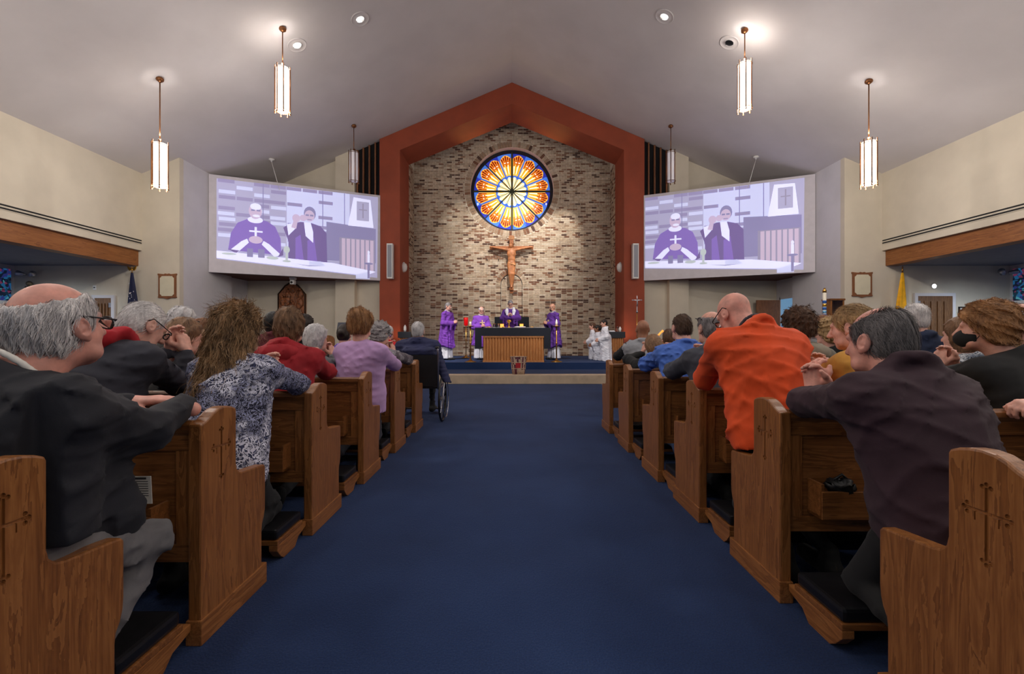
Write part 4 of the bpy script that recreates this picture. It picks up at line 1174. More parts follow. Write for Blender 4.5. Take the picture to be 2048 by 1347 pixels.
for zz in (.1, .9, 1.3, 1.65): MB().box((x0 + .04, 11.92, zz), (x1 - .04, 12.2, zz + .02)).build('shelf', 'oak_along', t_)
MB().box((x0 + .04, 11.905, .12), (x1 - .04, 11.911, zt2)).build('glass_door', 'glass_clear', t_)
# wooden chair and music stand by the far left wall
x, Y = W(657, 0, 10.3).x, 10.3
t_ = thing('wooden_chair', 'wooden chair with a tall arched back against the far wall', 'chair', (x, Y, 0))
MB().prism([(x - .13, Y, .45), (x + .13, Y, .45), (x + .13, Y, 1.08)] + [(x + .13 * math.cos(k * PI / 8), Y, 1.08 + .10 * math.sin(k * PI / 8)) for k in range(1, 8)] + [(x - .13, Y, 1.08)], (0, .04, 0)).build('backrest', 'oak_upright', t_, bevel=.004)
MB().box((x - .22, Y, .42), (x + .22, Y + .42, .46)).build('seat', 'oak_along', t_, bevel=.006)
for dx in (-.2, .16):
    for dy in (.0, .37): MB().box((x + dx, Y + dy, 0), (x + dx + .04, Y + dy + .04, .42)).build('leg', 'oak_upright', t_)
x, Y = W(687, 0, 9.9).x, 9.9
t_ = thing('music_stand', 'dark music stand behind the woman in lilac', 'music stand', (x, Y, 0))
MB().prism([(x - .16, Y, 1.22), (x + .16, Y, 1.22), (x + .16, Y + .1, 1.46), (x - .16, Y + .1, 1.46)], (0, .01, 0)).build('desk', mat('slate_blue', (52, 56, 72), .6, var=.1), t_)
MB().tube([(x, Y + .05, .05), (x, Y + .05, 1.3)], .014, 8).build('stem', 'black_plastic', t_, True)
for k in range(3): MB().tube([(x, Y + .05, .12), (x + .25 * math.cos(k * 2.1), Y + .05 + .25 * math.sin(k * 2.1), .01)], .01, 6).build('leg', 'black_plastic', t_)
# wood altar-side ambo glow (amber pointed lamp behind the woman in black)
x, Y = W(1325, 0, 12.0).x, 12.0
t_ = thing('pointed_lamp', 'small pointed amber wooden shrine lamp past the bald man in the grey vest', 'lamp', (x, Y, 0))
zt2 = W(0, 661, Y).z
MB().tube([(x - .2, Y, zt2 - .22), (x, Y, zt2), (x + .2, Y, zt2 - .22)], .03, 6).build('gable', 'amber_glow', t_)
MB().box((x - .16, Y, 0), (x + .16, Y + .2, zt2 - .22)).build('post', 'altar_wood', t_)
# ------------------------------------------------------------------ people: bodies and clothes grown as smooth fields
f32 = np.float32


def vec(*a): return np.array(a, dtype=np.float64)


class Field:
    """smooth union of tapered capsules and ellipsoids, meshed with surface nets"""

    def __init__(s): s.p = []; s.post = []

    def cap(s, a, b, ra, rb=None, k=.02, sub=False):
        s.p.append(('c', np.array(a, float), np.array(b, float), ra, ra if rb is None else rb, k, sub)); return s

    def ell(s, c, r, R=None, k=.02, sub=False):
        s.p.append(('e', np.array(c, float), np.array(r, float), np.eye(3) if R is None else np.array(R, float), None, k, sub)); return s

    def tor(s, c, R, rr, r2, k=.01):
        s.p.append(('t', np.array(c, float), np.array(R, float), rr, r2, k, False)); return s

    def bounds(s):
        lo = np.array([9e9] * 3); hi = -lo
        for q in s.p:
            if q[6]: continue
            if q[0] == 'c': pts = [q[1] - q[3], q[1] + q[3], q[2] - q[4], q[2] + q[4]]
            elif q[0] == 'e': m_ = np.abs(q[3]).T @ q[2] if False else np.full(3, max(q[2])); pts = [q[1] - m_, q[1] + m_]
            else: m_ = np.full(3, q[3] + q[4]); pts = [q[1] - m_, q[1] + m_]
            for x in pts: lo = np.minimum(lo, x); hi = np.maximum(hi, x)
        return lo, hi

    @staticmethod
    def dist(q, P):
        if q[0] == 'c':
            a, b, ra, rb = q[1].astype(f32), q[2].astype(f32), q[3], q[4]
            ba = b - a; l2 = float(ba @ ba) + 1e-12
            pa = P - a
            t_ = np.clip((pa @ ba) / l2, 0, 1)
            d = pa - t_[..., None] * ba
            return np.sqrt((d * d).sum(-1)) - (ra + (rb - ra) * t_)
        if q[0] == 'e':
            l = (P - q[1].astype(f32)) @ q[3].astype(f32)
            r = q[2].astype(f32)
            k0 = np.sqrt(((l / r) ** 2).sum(-1)); k1 = np.sqrt(((l / (r * r)) ** 2).sum(-1)) + 1e-9
            return k0 * (k0 - 1) / k1
        l = (P - q[1].astype(f32)) @ q[2].astype(f32)
        w = np.sqrt(l[..., 0] ** 2 + l[..., 1] ** 2) - q[3]
        return np.sqrt(w * w + l[..., 2] ** 2) - q[4]

    def eval(s, P, Fv=None):
        Fv = np.full(P.shape[:-1], 1.0, f32)
        for q in s.p: Fv = s.comb(Fv, s.dist(q, P), q[5], q[6])
        for g in s.post: Fv = g(Fv, P)
        return Fv

    @staticmethod
    def comb(A, d, k, sub):
        if sub:
            d = -d
            h = np.clip(.5 - .5 * (d - A) / k, 0, 1)
            return d * (1 - h) + A * h + k * h * (1 - h)
        h = np.clip(.5 + .5 * (d - A) / k, 0, 1)
        return d * (1 - h) + A * h - k * h * (1 - h)

    def mesh(s, h, pad=.03, lo=None, hi=None):
        l, u = s.bounds()
        if lo is not None: l = np.maximum(l, lo)
        if hi is not None: u = np.minimum(u, hi)
        l = l - pad; u = u + pad
        n = np.maximum(3, np.ceil((u - l) / h).astype(int) + 1)
        ax = [(l[i] + h * np.arange(n[i])).astype(f32) for i in range(3)]
        G = np.stack(np.meshgrid(*ax, indexing='ij'), -1)
        Fv = np.full(tuple(n), 1.0, f32)
        for q in s.p:
            if q[0] == 'c': m_ = max(q[3], q[4]); a, b = np.minimum(q[1], q[2]) - m_, np.maximum(q[1], q[2]) + m_
            elif q[0] == 'e': m_ = max(q[2]); a, b = q[1] - m_, q[1] + m_
            else: m_ = q[3] + q[4]; a, b = q[1] - m_, q[1] + m_
            mg = q[5] * 1.5 + .05
            i0 = np.clip(np.floor((a - mg - l) / h).astype(int), 0, n); i1 = np.clip(np.ceil((b + mg - l) / h).astype(int) + 1, 0, n)
            if (i1 <= i0).any(): continue
            sl = tuple(slice(i0[i], i1[i]) for i in range(3))
            Fv[sl] = s.comb(Fv[sl], s.dist(q, G[sl]), q[5], q[6])
        if s.post:
            near = Fv < .08
            Pn = G[near]; v = Fv[near]
            for g in s.post: v = g(v, Pn)
            Fv[near] = v
        return surface_nets(Fv, l, h)


def surface_nets(Fv, lo, h):
    S = Fv < 0
    nx, ny, nz = Fv.shape
    c = np.zeros((nx - 1, ny - 1, nz - 1), np.int8)
    cs = [(i, j, k) for i in (0, 1) for j in (0, 1) for k in (0, 1)]
    for i, j, k in cs: c += S[i:nx - 1 + i, j:ny - 1 + j, k:nz - 1 + k]
    I = np.argwhere((c > 0) & (c < 8))
    idx = -np.ones(c.shape, np.int64); idx[I[:, 0], I[:, 1], I[:, 2]] = np.arange(len(I))
    acc = np.zeros((len(I), 3)); cnt = np.zeros(len(I))
    for a in cs:
        for ax in range(3):
            if a[ax] == 1: continue
            b = list(a); b[ax] = 1
            va = Fv[I[:, 0] + a[0], I[:, 1] + a[1], I[:, 2] + a[2]]; vb = Fv[I[:, 0] + b[0], I[:, 1] + b[1], I[:, 2] + b[2]]
            cr = (va < 0) != (vb < 0)
            t_ = np.where(cr, va / np.where(cr, va - vb, 1), 0)
            p = np.tile(np.array(a, float), (len(I), 1)); p[:, ax] += t_
            acc[cr] += p[cr]; cnt[cr] += 1
    V = (I + acc / np.maximum(cnt, 1)[:, None]) * h + lo
    faces = []
    for ax in range(3):
        o1, o2 = [(1, 2), (2, 0), (0, 1)][ax]
        sl0 = [slice(None)] * 3; sl1 = [slice(None)] * 3
        sl0[ax] = slice(0, -1); sl1[ax] = slice(1, None)
        for o in (o1, o2): sl0[o] = slice(1, -1); sl1[o] = slice(1, -1)
        s0, s1 = S[tuple(sl0)], S[tuple(sl1)]
        E = np.argwhere(s0 != s1)
        if not len(E): continue
        fl = s0[E[:, 0], E[:, 1], E[:, 2]]
        E = E.copy(); E[:, o1] += 1; E[:, o2] += 1
        def ix(d1, d2):
            q = E.copy(); q[:, o1] -= d1; q[:, o2] -= d2
            return idx[q[:, 0], q[:, 1], q[:, 2]]
        Q = np.stack([ix(1, 1), ix(0, 1), ix(0, 0), ix(1, 0)], 1)
        Q[~fl] = Q[~fl][:, ::-1]
        faces.append(Q)
    Fc = np.concatenate(faces) if faces else np.zeros((0, 4), int)
    return V, Fc[(Fc >= 0).all(1)]


def np_obj(name, meshes, m_, root):
    """one object out of one or more (V, F) numpy meshes; m_ material or list with per-mesh index"""
    Vs = []; Fs = []; b = 0; mi = []
    for i, (V, Fc) in enumerate(meshes):
        Vs.append(V); Fs.append(Fc + b); b += len(V); mi += [i] * len(Fc)
    V = np.concatenate(Vs) - np.array(root.location)
    Fc = np.concatenate(Fs)
    me = bpy.data.meshes.new(name)
    me.from_pydata(V.tolist(), [], Fc.tolist())
    ms = m_ if isinstance(m_, list) else [m_]
    for a in ms: me.materials.append(MATS[a] if isinstance(a, str) else a)
    if len(ms) > 1: me.polygons.foreach_set('material_index', mi)
    me.polygons.foreach_set('use_smooth', [True] * len(me.polygons))
    me.update()
    o = bpy.data.objects.new(name, me); COL.objects.link(o); o.parent = root
    return o


def folds(seed, amp, axis=(0, 0, 1), freq=38, diag=.42):
    """cloth creases: ridged waves mostly across the given axis"""
    r = np.random.RandomState(seed); axis = np.array(axis, float)
    W_ = []
    for i in range(6):
        d = axis + r.normal(0, diag, 3); d /= np.linalg.norm(d)
        e = r.normal(0, 1, 3); e /= np.linalg.norm(e)
        W_.append(((d * freq * r.uniform(.5, 1.5)).astype(f32), r.uniform(0, 6.28), (e * freq * .45).astype(f32), r.uniform(0, 6.28), (r.normal(0, 1, 3) * 7).astype(f32), r.uniform(0, 6.28)))

    def g(Fv, P):
        acc = 0
        for d, ph, e, ph2, m_, ph3 in W_:
            w = np.sin(P @ d + ph + 1.4 * np.sin(P @ e + ph2))
            acc = acc + (1 - np.abs(w)) ** 3 * (.5 + .5 * np.sin(P @ m_ + ph3))
        return Fv - amp * 1.7 * (acc - .75)
    return g


def rotz(a): return np.array([[math.cos(a), -math.sin(a), 0], [math.sin(a), math.cos(a), 0], [0, 0, 1.0]])
def rotx(a): return np.array([[1, 0, 0], [0, math.cos(a), -math.sin(a)], [0, math.sin(a), math.cos(a)]])
def roty(a): return np.array([[math.cos(a), 0, math.sin(a)], [0, 1, 0], [-math.sin(a), 0, math.cos(a)]])


for nm, c in (('skin_fair', (214, 160, 142)), ('skin_pink', (210, 148, 132)), ('skin_tan', (190, 138, 112)), ('skin_brown', (150, 100, 74)), ('skin_kid', (214, 160, 138))):
    m = mat(nm, c, .5, var=.09, vscale=22, bump=.1, bscale=140, bdist=.002)
    m.node_tree.nodes['Principled BSDF'].inputs['Subsurface Weight'].default_value = .12
    m.node_tree.nodes['Principled BSDF'].inputs['Subsurface Radius'].default_value = (.02, .008, .005)


def hairmat(name, dark, light):
    if name in MATS: return name
    m = bpy.data.materials.new(name); m.use_nodes = True; MATS[name] = m
    t = NT(m)
    n = t.noise(t.mapping((1, 1, .22)), 95, 4, .65, .6)
    n2 = t.noise(t.mapping((1, 1, 1)), 14, 2)
    mx = t.new('ShaderNodeMix', data_type='FLOAT'); mx.inputs[0].default_value = .4
    t.link(n.outputs[0], mx.inputs[2]); t.link(n2.outputs[0], mx.inputs[3])
    t.link(t.ramp(mx.outputs[0], [(.34, dark), (.64, light)]), t.p.inputs['Base Color'])
    t.p.inputs['Roughness'].default_value = .5; t.p.inputs['Specular IOR Level'].default_value = .35
    t.bump(n.outputs[0], .9, .006)
    return name


hairmat('hair_white', (150, 148, 150), (226, 222, 222)); hairmat('hair_grey', (84, 82, 84), (164, 158, 158)); hairmat('hair_silver', (168, 162, 162), (246, 242, 240))
hairmat('hair_brown', (44, 28, 20), (106, 74, 52)); hairmat('hair_dark', (16, 12, 11), (50, 38, 32)); hairmat('hair_auburn', (66, 38, 24), (140, 92, 60))
hairmat('hair_blond', (112, 84, 52), (200, 164, 114)); hairmat('hair_lightbrown', (72, 50, 34), (150, 112, 80)); hairmat('hair_black', (8, 8, 9), (30, 28, 30)); hairmat('hair_saltpepper', (48, 46, 48), (128, 122, 122)); hairmat('hair_highlight', (46, 29, 19), (190, 150, 106))
hairmat('hair_ginger', (96, 60, 34), (182, 132, 84)); hairmat('hair_buzz', (52, 34, 24), (92, 66, 48))


def cloth(name, c, var=.1, rough=.85, sheen=.02, b=.15, bs=300):
    return mat(name, c, rough, var=var, vscale=5, bump=b, bscale=bs, bdist=.002, sheen=sheen)


def bone(Fd, pts, radii, k):
    for i in range(len(pts) - 1): Fd.cap(pts[i], pts[i + 1], radii[i], radii[i + 1], k)


def hand(Fd, wrist, d, n, thumb_side, curl=.5, sc=1.0, spread=.04):
    """wrist point, finger direction d, palm-facing direction n, thumb side: +1/-1 along cross(d, n)"""
    d = np.array(d, float); d /= np.linalg.norm(d)
    n = np.array(n, float); n -= d * (n @ d); n /= np.linalg.norm(n)
    x = np.cross(d, n) * thumb_side
    w = np.array(wrist, float)
    Fd.cap(w - d * .05 * sc, w + d * .01 * sc, .027 * sc, .026 * sc, .02)
    offs = [.030, .010, -.010, -.029]; L = [.072, .080, .074, .058]; pl = [.088, .092, .088, .080]
    for i in range(4):
        kn = w + d * pl[i] * sc + x * offs[i] * sc
        Fd.cap(w + d * .015 * sc + x * offs[i] * .75 * sc, kn, .0155 * sc, .0118 * sc, .014)
        p = kn; a = curl * .55
        fd = d + x * spread * (1.5 - i)
        fd /= np.linalg.norm(fd)
        r = .0102 * sc if i < 3 else .0088 * sc
        for j, fr in enumerate((.45, .32, .23)):
            q = p + (fd * math.cos(a) + n * math.sin(a)) * L[i] * fr * sc
            Fd.cap(p, q, r, r * .93, .004); r *= .93; p = q; a += curl * (.85 if j == 0 else .6)
    b0 = w + d * .022 * sc + x * .022 * sc + n * .006 * sc
    b1 = b0 + (d * .55 + x * .62 + n * .35) * .048 * sc
    b2 = b1 + (d * .85 + x * .25 + n * .3) * .034 * sc
    b3 = b2 + (d * .95 + x * .0 + n * .25) * .026 * sc
    bone(Fd, [b0, b1, b2, b3], [.0165 * sc, .0125 * sc, .011 * sc, .0092 * sc], .010)


def strand_mesh(field, V, n, length, width, flow, seed, lift=.004, curl=0.0, segs=5):
    """thin hair ribbons rooted on V that follow the field surface"""
    r = np.random.RandomState(seed)
    p = V[r.randint(0, len(V), n)] + r.normal(0, .002, (n, 3))
    p = p.astype(f32)
    def grad(p):
        e = 2e-3
        g = np.stack([field.eval(p + np.eye(3, dtype=f32)[i] * e) - field.eval(p - np.eye(3, dtype=f32)[i] * e) for i in range(3)], -1)
        return g / (np.linalg.norm(g, axis=-1, keepdims=True) + 1e-9)
    out = [p]; L = length * r.uniform(.5, 1.25, (n, 1)) / segs
    jit = r.normal(0, .22, (n, 3))
    N0 = None
    offn = r.uniform(.0, 1, (n, 1)) * lift
    for i in range(segs):
        g = grad(p)
        if N0 is None: N0 = g
        d = flow(p) + jit + (curl * np.sin(i * 1.7 + jit[:, :1] * 30) * r.normal(0, 1, 3) if curl else 0)
        d = d - g * (d * g).sum(-1, keepdims=True)
        d /= np.linalg.norm(d, axis=-1, keepdims=True) + 1e-9
        p = (p + d * L).astype(f32)
        fv = field.eval(p)[:, None]; g = grad(p)
        p = (p - g * (np.clip(fv, -.02, .02) - offn * (1 + .3 * i)) * .9).astype(f32)
        out.append(p)
    T = np.stack(out, 1)                                   # n, segs+1, 3
    tang = T[:, -1] - T[:, 0]
    side = np.cross(tang, N0); side /= np.linalg.norm(side, axis=-1, keepdims=True) + 1e-9
    wd = width * np.linspace(1, .25, segs + 1)[None, :, None] * .5
    A = T - side[:, None] * wd; B = T + side[:, None] * wd
    Vv = np.stack([A, B], 2).reshape(-1, 3)
    m_ = (segs + 1) * 2
    base = (np.arange(n) * m_)[:, None]
    q = []
    for i in range(segs): q.append(base + np.array([[2 * i, 2 * i + 1, 2 * i + 3, 2 * i + 2]]))
    return Vv, np.concatenate(q)


def person(label, head, yaw=0, pitch=0, roll=0, tyaw=None, hf=.055, hu=.165, N=None, pel=None, sw=.185, b=1.0, sh=(0, 0),
           eL=None, eR=None, wL=None, wR=None, skin='skin_fair', hair=None, style='short', top='cloth_grey', topname='jacket', legs=True, legmat='trouser_dark',
           knee=None, ankle=None, hs=1.0, h=.02, hh=.010, hands='clasp', group=None, strands=0, collar=True, collarmat=None, fold=.006, ffreq=38, seed=1, hem=.0, glasses=None, rail=None,
           hood=None, extra=None, quilt=0, shoes=True, stand=False, robe=None, beard=None, eyes=False, hairlen=.05, mask=False, handmode=None, cat='person', base=None, vest=None, name='person', elb=.24):
    ty = yaw if tyaw is None else tyaw
    ya, ta = math.radians(yaw), math.radians(ty)
    Rt = rotz(ta); r_, f_, z_ = Rt[:, 0], Rt[:, 1], vec(0, 0, 1)
    Hc = np.array(head, float)
    Rh = rotz(ya) @ rotx(-math.radians(pitch)) @ roty(math.radians(roll))
    Nk = Hc - f_ * hf - z_ * hu if N is None else np.array(N, float)
    Pv = Nk - f_ * .24 - z_ * .46 if pel is None else np.array(pel, float)
    rl = rail
    SL = Nk - r_ * sw - z_ * (.075 + sh[0]) + f_ * .015; SR = Nk + r_ * sw - z_ * (.075 + sh[1]) + f_ * .015
    def dflt(v, o): return (Nk + r_ * o[0] + f_ * o[1] + z_ * o[2]) if v is None else np.array(v, float)
    if rl is not None:
        eL = eL if eL is not None else vec(Nk[0] - elb, rl - .03, .875); eR = eR if eR is not None else vec(Nk[0] + elb, rl - .03, .875)
        wL = wL if wL is not None else vec(Nk[0] - .045, rl + .05, .945); wR = wR if wR is not None else vec(Nk[0] + .045, rl + .05, .945)
        if pel is None: Pv = vec(Nk[0], rl - .47, max(.58, Nk[2] - .50))
    eL, eR = dflt(eL, (-.25, .10, -.30)), dflt(eR, (.25, .10, -.30))
    wL, wR = dflt(wL, (-.04, .32, -.26)), dflt(wR, (.04, .32, -.26))
    fz = 0.0 if base is None else base
    root = thing(name, label, cat, (float(Pv[0]), float(Pv[1]), fz), group)
    # --- head
    Hd = Field(); T = lambda x, y, z: Hc + Rh @ (vec(x, y, z) * hs)
    Hd.ell(T(0, -.014, .028), vec(.077, .098, .092) * hs, Rh, .02)
    Hd.ell(T(0, .028, -.045), vec(.060, .064, .074) * hs, Rh, .035)
    Hd.ell(T(0, .066, -.098), vec(.026, .022, .020) * hs, Rh, .025)
    Hd.cap(T(-.045, .045, -.08), T(.045, .045, -.08), .022 * hs, None, .03)
    Hd.cap(T(-.034, .080, .024), T(.034, .080, .024), .0115 * hs, None, .016)
    Hd.cap(T(0, .092, .008), T(0, .116, -.030), .0085 * hs, .0125 * hs, .012)
    Hd.cap(T(-.011, .103, -.035), T(.011, .103, -.035), .0075 * hs, None, .008)
    Hd.cap(T(-.018, .088, -.066), T(.018, .088, -.066), .0075 * hs, None, .008)
    Hd.cap(T(-.038, .062, -.025), T(-.04, .05, -.035), .02 * hs, None, .02); Hd.cap(T(.038, .062, -.025), T(.04, .05, -.035), .02 * hs, None, .02)
    ears = []
    for s in (-1, 1):
        Hd.ell(T(s * .031, .104, .002), vec(.014, .012, .010) * hs, Rh, .010, True)
        Re = Rh @ rotz(s * -.35)
        Ea = Field() if hh < .0085 else Hd
        Rk = Re @ rotx(.18)
        Ea.ell(T(s * .083, -.012, -.005), vec(.0115, .0215, .034) * hs, Rk, .004)
        Ea.ell(T(s * .0965, -.009, -.001), vec(.0105, .0150, .0260) * hs, Rk, .003, True)
        Ea.cap(T(s * .084, -.014, .012), T(s * .087, -.018, -.012), .0042 * hs, .0042 * hs, .004)
        Ea.ell(T(s * .083, .002, -.033), vec(.0075, .0105, .0115) * hs, Rh, .006)
        Ea.ell(T(s * .082, .006, -.006), vec(.0060, .0060, .0085) * hs, Rh, .004)
        if Ea is not Hd:
            Ea.cap(T(s * .066, -.008, -.006), T(s * .078, -.010, -.006), .016 * hs, .012 * hs, .006); ears.append(Ea.mesh(.0026 if hh < .0055 else .0034))
    neck_r = .056 * (1 + (b - 1) * .5) * hs
    Hd.cap(T(0, -.025, -.055), Nk - z_ * .05 + f_ * .01, neck_r, neck_r * 1.12, .035)
    Bm = [Hd.mesh(hh)] + ears
    # --- hands
    if hands:
        Hn = Field()
        if hands == 'clasp':
            mid = (wL + wR) / 2
            up = handmode if handmode is not None else vec(0, .25, 1.0)
            up = np.array(up, float); up /= np.linalg.norm(up)
            hand(Hn, wL + up * .01, up + r_ * .25, r_, -1, .75); hand(Hn, wR + up * .01, up - r_ * .25, -r_, 1, .75)
        else:
            for (w_, e_, sd, m_) in ((wL, eL, -1, hands[0]), (wR, eR, 1, hands[1])):
                if m_ is None: continue
                hand(Hn, w_, m_[0], m_[1], m_[3], m_[2])
        Bm.append(Hn.mesh(min(.0075, hh) if hh < .012 else hh))
    Co = Field()                                              # the body under the clothes
    Co.cap(Nk - z_ * .02, Pv, .075, .085, .04); Co.cap(SL, SR, .045, None, .04)
    for S_, E_, W_ in ((SL, eL, wL), (SR, eR, wR)): Co.cap(S_, E_, .042, .036, .02); Co.cap(E_, W_, .036, .024, .02)
    Bm.append(Co.mesh(.022))
    body = np_obj('body', Bm, skin, root)
    # --- garment on torso and arms
    ax = Nk - Pv; Lt = np.linalg.norm(ax); ax /= Lt
    rt = r_ - ax * (r_ @ ax); rt /= np.linalg.norm(rt); fw = np.cross(ax, rt)
    Ra = np.stack([rt, fw, ax], 1)
    J = Field()
    J.cap(SL, SR, .070 * b, None, .05)
    J.cap(Nk - ax * .02, SL * .8 + Nk * .2, .058 * b, .062 * b, .04); J.cap(Nk - ax * .02, SR * .8 + Nk * .2, .058 * b, .062 * b, .04)
    J.ell(Nk - ax * .17 + fw * .015, vec(.18 * b + (sw - .185) * .8, .118 * b, .20), Ra, .06)
    J.ell(Nk - ax * (Lt * .64) + fw * .02, vec(.165 * b, .118 * b, .20), Ra, .06)
    J.ell(Pv + fw * .01, vec(.178 * b, .135 * b, .15), Ra, .06)
    if hem: J.cap(Pv - z_ * hem - r_ * .06, Pv - z_ * hem + r_ * .06, .12 * b, None, .08)
    if not robe:
        for S_, sg in ((SL, -1), (SR, 1)):
            J.cap(S_ * .62 + Nk * .38 - ax * .07, Pv + rt * sg * .105 * b - ax * (hem + .10), .085 * b, .105 * b, .07)
        J.cap(Nk - ax * .2 - fw * .02, Pv - ax * (hem + .10), .10 * b, .12 * b, .07)
        Pf, axf0 = Pv.astype(f32), ax.astype(f32); hd = hem + .10
        hemcut = lambda Fv, P: np.maximum(Fv, -((P - Pf) @ axf0 + hd + .012 * np.sin(P[:, 0] * 23 + P[:, 1] * 17)))
    rb = 1 + (b - 1) * .8
    wf = .045 if robe is None else .075
    for S_, E_, W_ in ((SL, eL, wL), (SR, eR, wR)):
        J.cap(S_, E_, .066 * rb, .056 * rb if robe is None else .085, .035)
        dW = (W_ - E_) / (np.linalg.norm(W_ - E_) + 1e-9)
        J.cap(E_, W_ - dW * .015, .057 * rb if robe is None else .085, wf * (.9 + .1 * b), .025)
    if collar:
        nd = T(0, -.02, -.06) - Nk; nd /= np.linalg.norm(nd)
        rx = np.cross(nd, fw); rx /= np.linalg.norm(rx)
        Rc = np.stack([rx, np.cross(nd, rx), nd], 1)
        J.tor(Nk + nd * .03, Rc, .070 * b ** .5, .016, .03)
        J.tor(Nk + nd * .005, Rc, .082 * b ** .5, .02, .03)
    if hood:
        J2 = Field()
        J2.ell(Nk - f_ * .075 + z_ * hood[1], vec(.14, .065, .075), Rt @ rotx(-.5), .03)
        J2.cap(Nk - r_ * .10 + z_ * (.03 + hood[1]), Nk - r_ * .09 + f_ * .07, .034, .026, .04); J2.cap(Nk + r_ * .10 + z_ * (.03 + hood[1]), Nk + r_ * .09 + f_ * .07, .034, .026, .04)
        J2.post.append(folds(seed + 9, .006, r_, 30, .8))
        np_obj('hood', [J2.mesh(h * .8)], hood[0], root)
    if robe:
        zf = fz
        zh = zf + robe.get('hem', .5)
        bt = Pv.copy(); bt[2] = zh - .26
        w0 = robe.get('flare', .27)
        J.cap(Nk - ax * .3 - r_ * .05, bt - r_ * robe.get('spread', .12), .15, w0 * .8, .06); J.cap(Nk - ax * .3 + r_ * .05, bt + r_ * robe.get('spread', .12), .15, w0 * .8, .06)
        for E_, W_ in ((eL, wL), (eR, wR)):      # wide hanging sleeves
            J.cap(E_ * .6 + W_ * .4, E_ * .75 + W_ * .25 - z_ * .34, .055, .035, .06); J.cap(W_ * .85 + E_ * .15, W_ * .75 + E_ * .25 - z_ * .20, .05, .03, .05)
        nf = robe.get('n', 11); cxy = Pv[:2].astype(f32)
        def pleat(Fv, P):
            a = np.arctan2(P[:, 1] - cxy[1], P[:, 0] - cxy[0]); dz = np.clip((Nk[2] - .25 - P[:, 2]) * 1.4, 0, 1)
            return Fv + .016 * dz * np.sin(nf * a + 2.2 * np.sin(2 * a + seed) + 1.5 * P[:, 2])
        def cut(Fv, P):
            fx = (P - np.array([Pv[0], Pv[1], 0], f32)) @ r_.astype(f32)
            return np.maximum(Fv, (zh + robe.get('curve', .9) * fx * fx * 1.0) - P[:, 2])
        J.post += [pleat, cut]
    J.post.append(folds(seed, fold, ax, ffreq))
    if not robe: J.post.append(hemcut)
    if quilt:
        axf = ax.astype(f32)
        J.post.append(lambda Fv, P: Fv - .012 * (np.abs(np.sin((P @ axf) * (PI / quilt))) ** .6 - .5))
    if extra: extra(J, dict(N=Nk, P=Pv, r=r_, f=f_, z=z_, ax=ax, fw=fw, SL=SL, SR=SR, eL=eL, eR=eR, wL=wL, wR=wR, root=root))
    np_obj(topname, [J.mesh(h)], top, root)
    if collarmat:
        nd = T(0, -.02, -.06) - Nk; nd /= np.linalg.norm(nd); rx = np.cross(nd, fw); rx /= np.linalg.norm(rx)
        Cf = Field(); Cf.tor(Nk + nd * .058, np.stack([rx, np.cross(nd, rx), nd], 1), .073 * b ** .5, .009, .01)
        Cf.tor(Nk + nd * .025, np.stack([rx, np.cross(nd, rx), nd], 1), .074 * b ** .5, .010, .02)
        np_obj('collar', [Cf.mesh(.008)], collarmat, root)
    # --- lower body
    if robe and robe.get('alb'):
        A = Field(); bt = Pv.copy(); bt[2] = fz + .06
        A.cap(Pv - r_ * .05, bt - r_ * .08, .13, .155, .06); A.cap(Pv + r_ * .05, bt + r_ * .08, .13, .155, .06)
        cxy2 = Pv[:2].astype(f32)
        def pl2(Fv, P):
            a = np.arctan2(P[:, 1] - cxy2[1], P[:, 0] - cxy2[0])
            return np.maximum(Fv + .012 * np.sin(13 * a + seed + 2 * np.sin(3 * a)), fz + .04 - P[:, 2])
        A.post.append(pl2)
        np_obj('alb', [A.mesh(.02)], robe['alb'], root)
        if shoes:
            for s in (-1, 1):
                Sh = Field(); c = Pv + r_ * s * .08; Sh.cap(vec(c[0], c[1], fz + .04) - f_ * .02, vec(c[0], c[1], fz + .035) + f_ * .24, .042, .036, .02)
                Sh.post.append(lambda Fv, P: np.maximum(Fv, fz + .002 - P[:, 2]))
                np_obj('shoe', [Sh.mesh(.015)], 'shoe_black', root)
    elif legs:
        Lg = Field(); Lg.ell(Pv, vec(.165 * b, .125 * b, .13), Rt, .06)
        for s in (-1, 1):
            hip = Pv + r_ * s * .085 - z_ * .03
            if knee is not None:
                K_ = np.array(knee[0 if s < 0 else 1], float); A_ = np.array(ankle[0 if s < 0 else 1], float)
            else:
                K_ = vec(0, 0, 0) + Pv + r_ * s * .11; yk = (rl - .24) if rl is not None else Pv[1] + .2
                K_ = vec(Pv[0] + s * .11, yk, .165 + .062) if rl is not None else K_
                A_ = vec(K_[0], K_[1] - .36, .13)
            Lg.cap(hip, K_, .088 * b, .062, .04); Lg.cap(K_, A_, .060, .042, .02)
            if shoes:
                Sh = Field()
                if ankle is None:        # kneeling: toes on the floor, sole facing back
                    Sh.cap(A_ + vec(0, -.02, -.005), A_ + vec(0, -.075, -.075), .038, .034, .02); Sh.cap(A_ + vec(0, -.02, .02), A_ + vec(0, -.05, -.0), .036, .036, .02)
                else:
                    Sh.cap(vec(A_[0], A_[1] - .04, .05), vec(A_[0], A_[1] + .18, .045), .043, .04, .02); Sh.cap(A_, vec(A_[0], A_[1], .06), .04, .045, .02)
                np_obj('shoe', [Sh.mesh(.014)], 'shoe_black', root)
        Lg.post.append(folds(seed + 3, .007, (0, 0, 1), 30, .8))
        np_obj('trousers', [Lg.mesh(max(h, .014))], legmat, root)
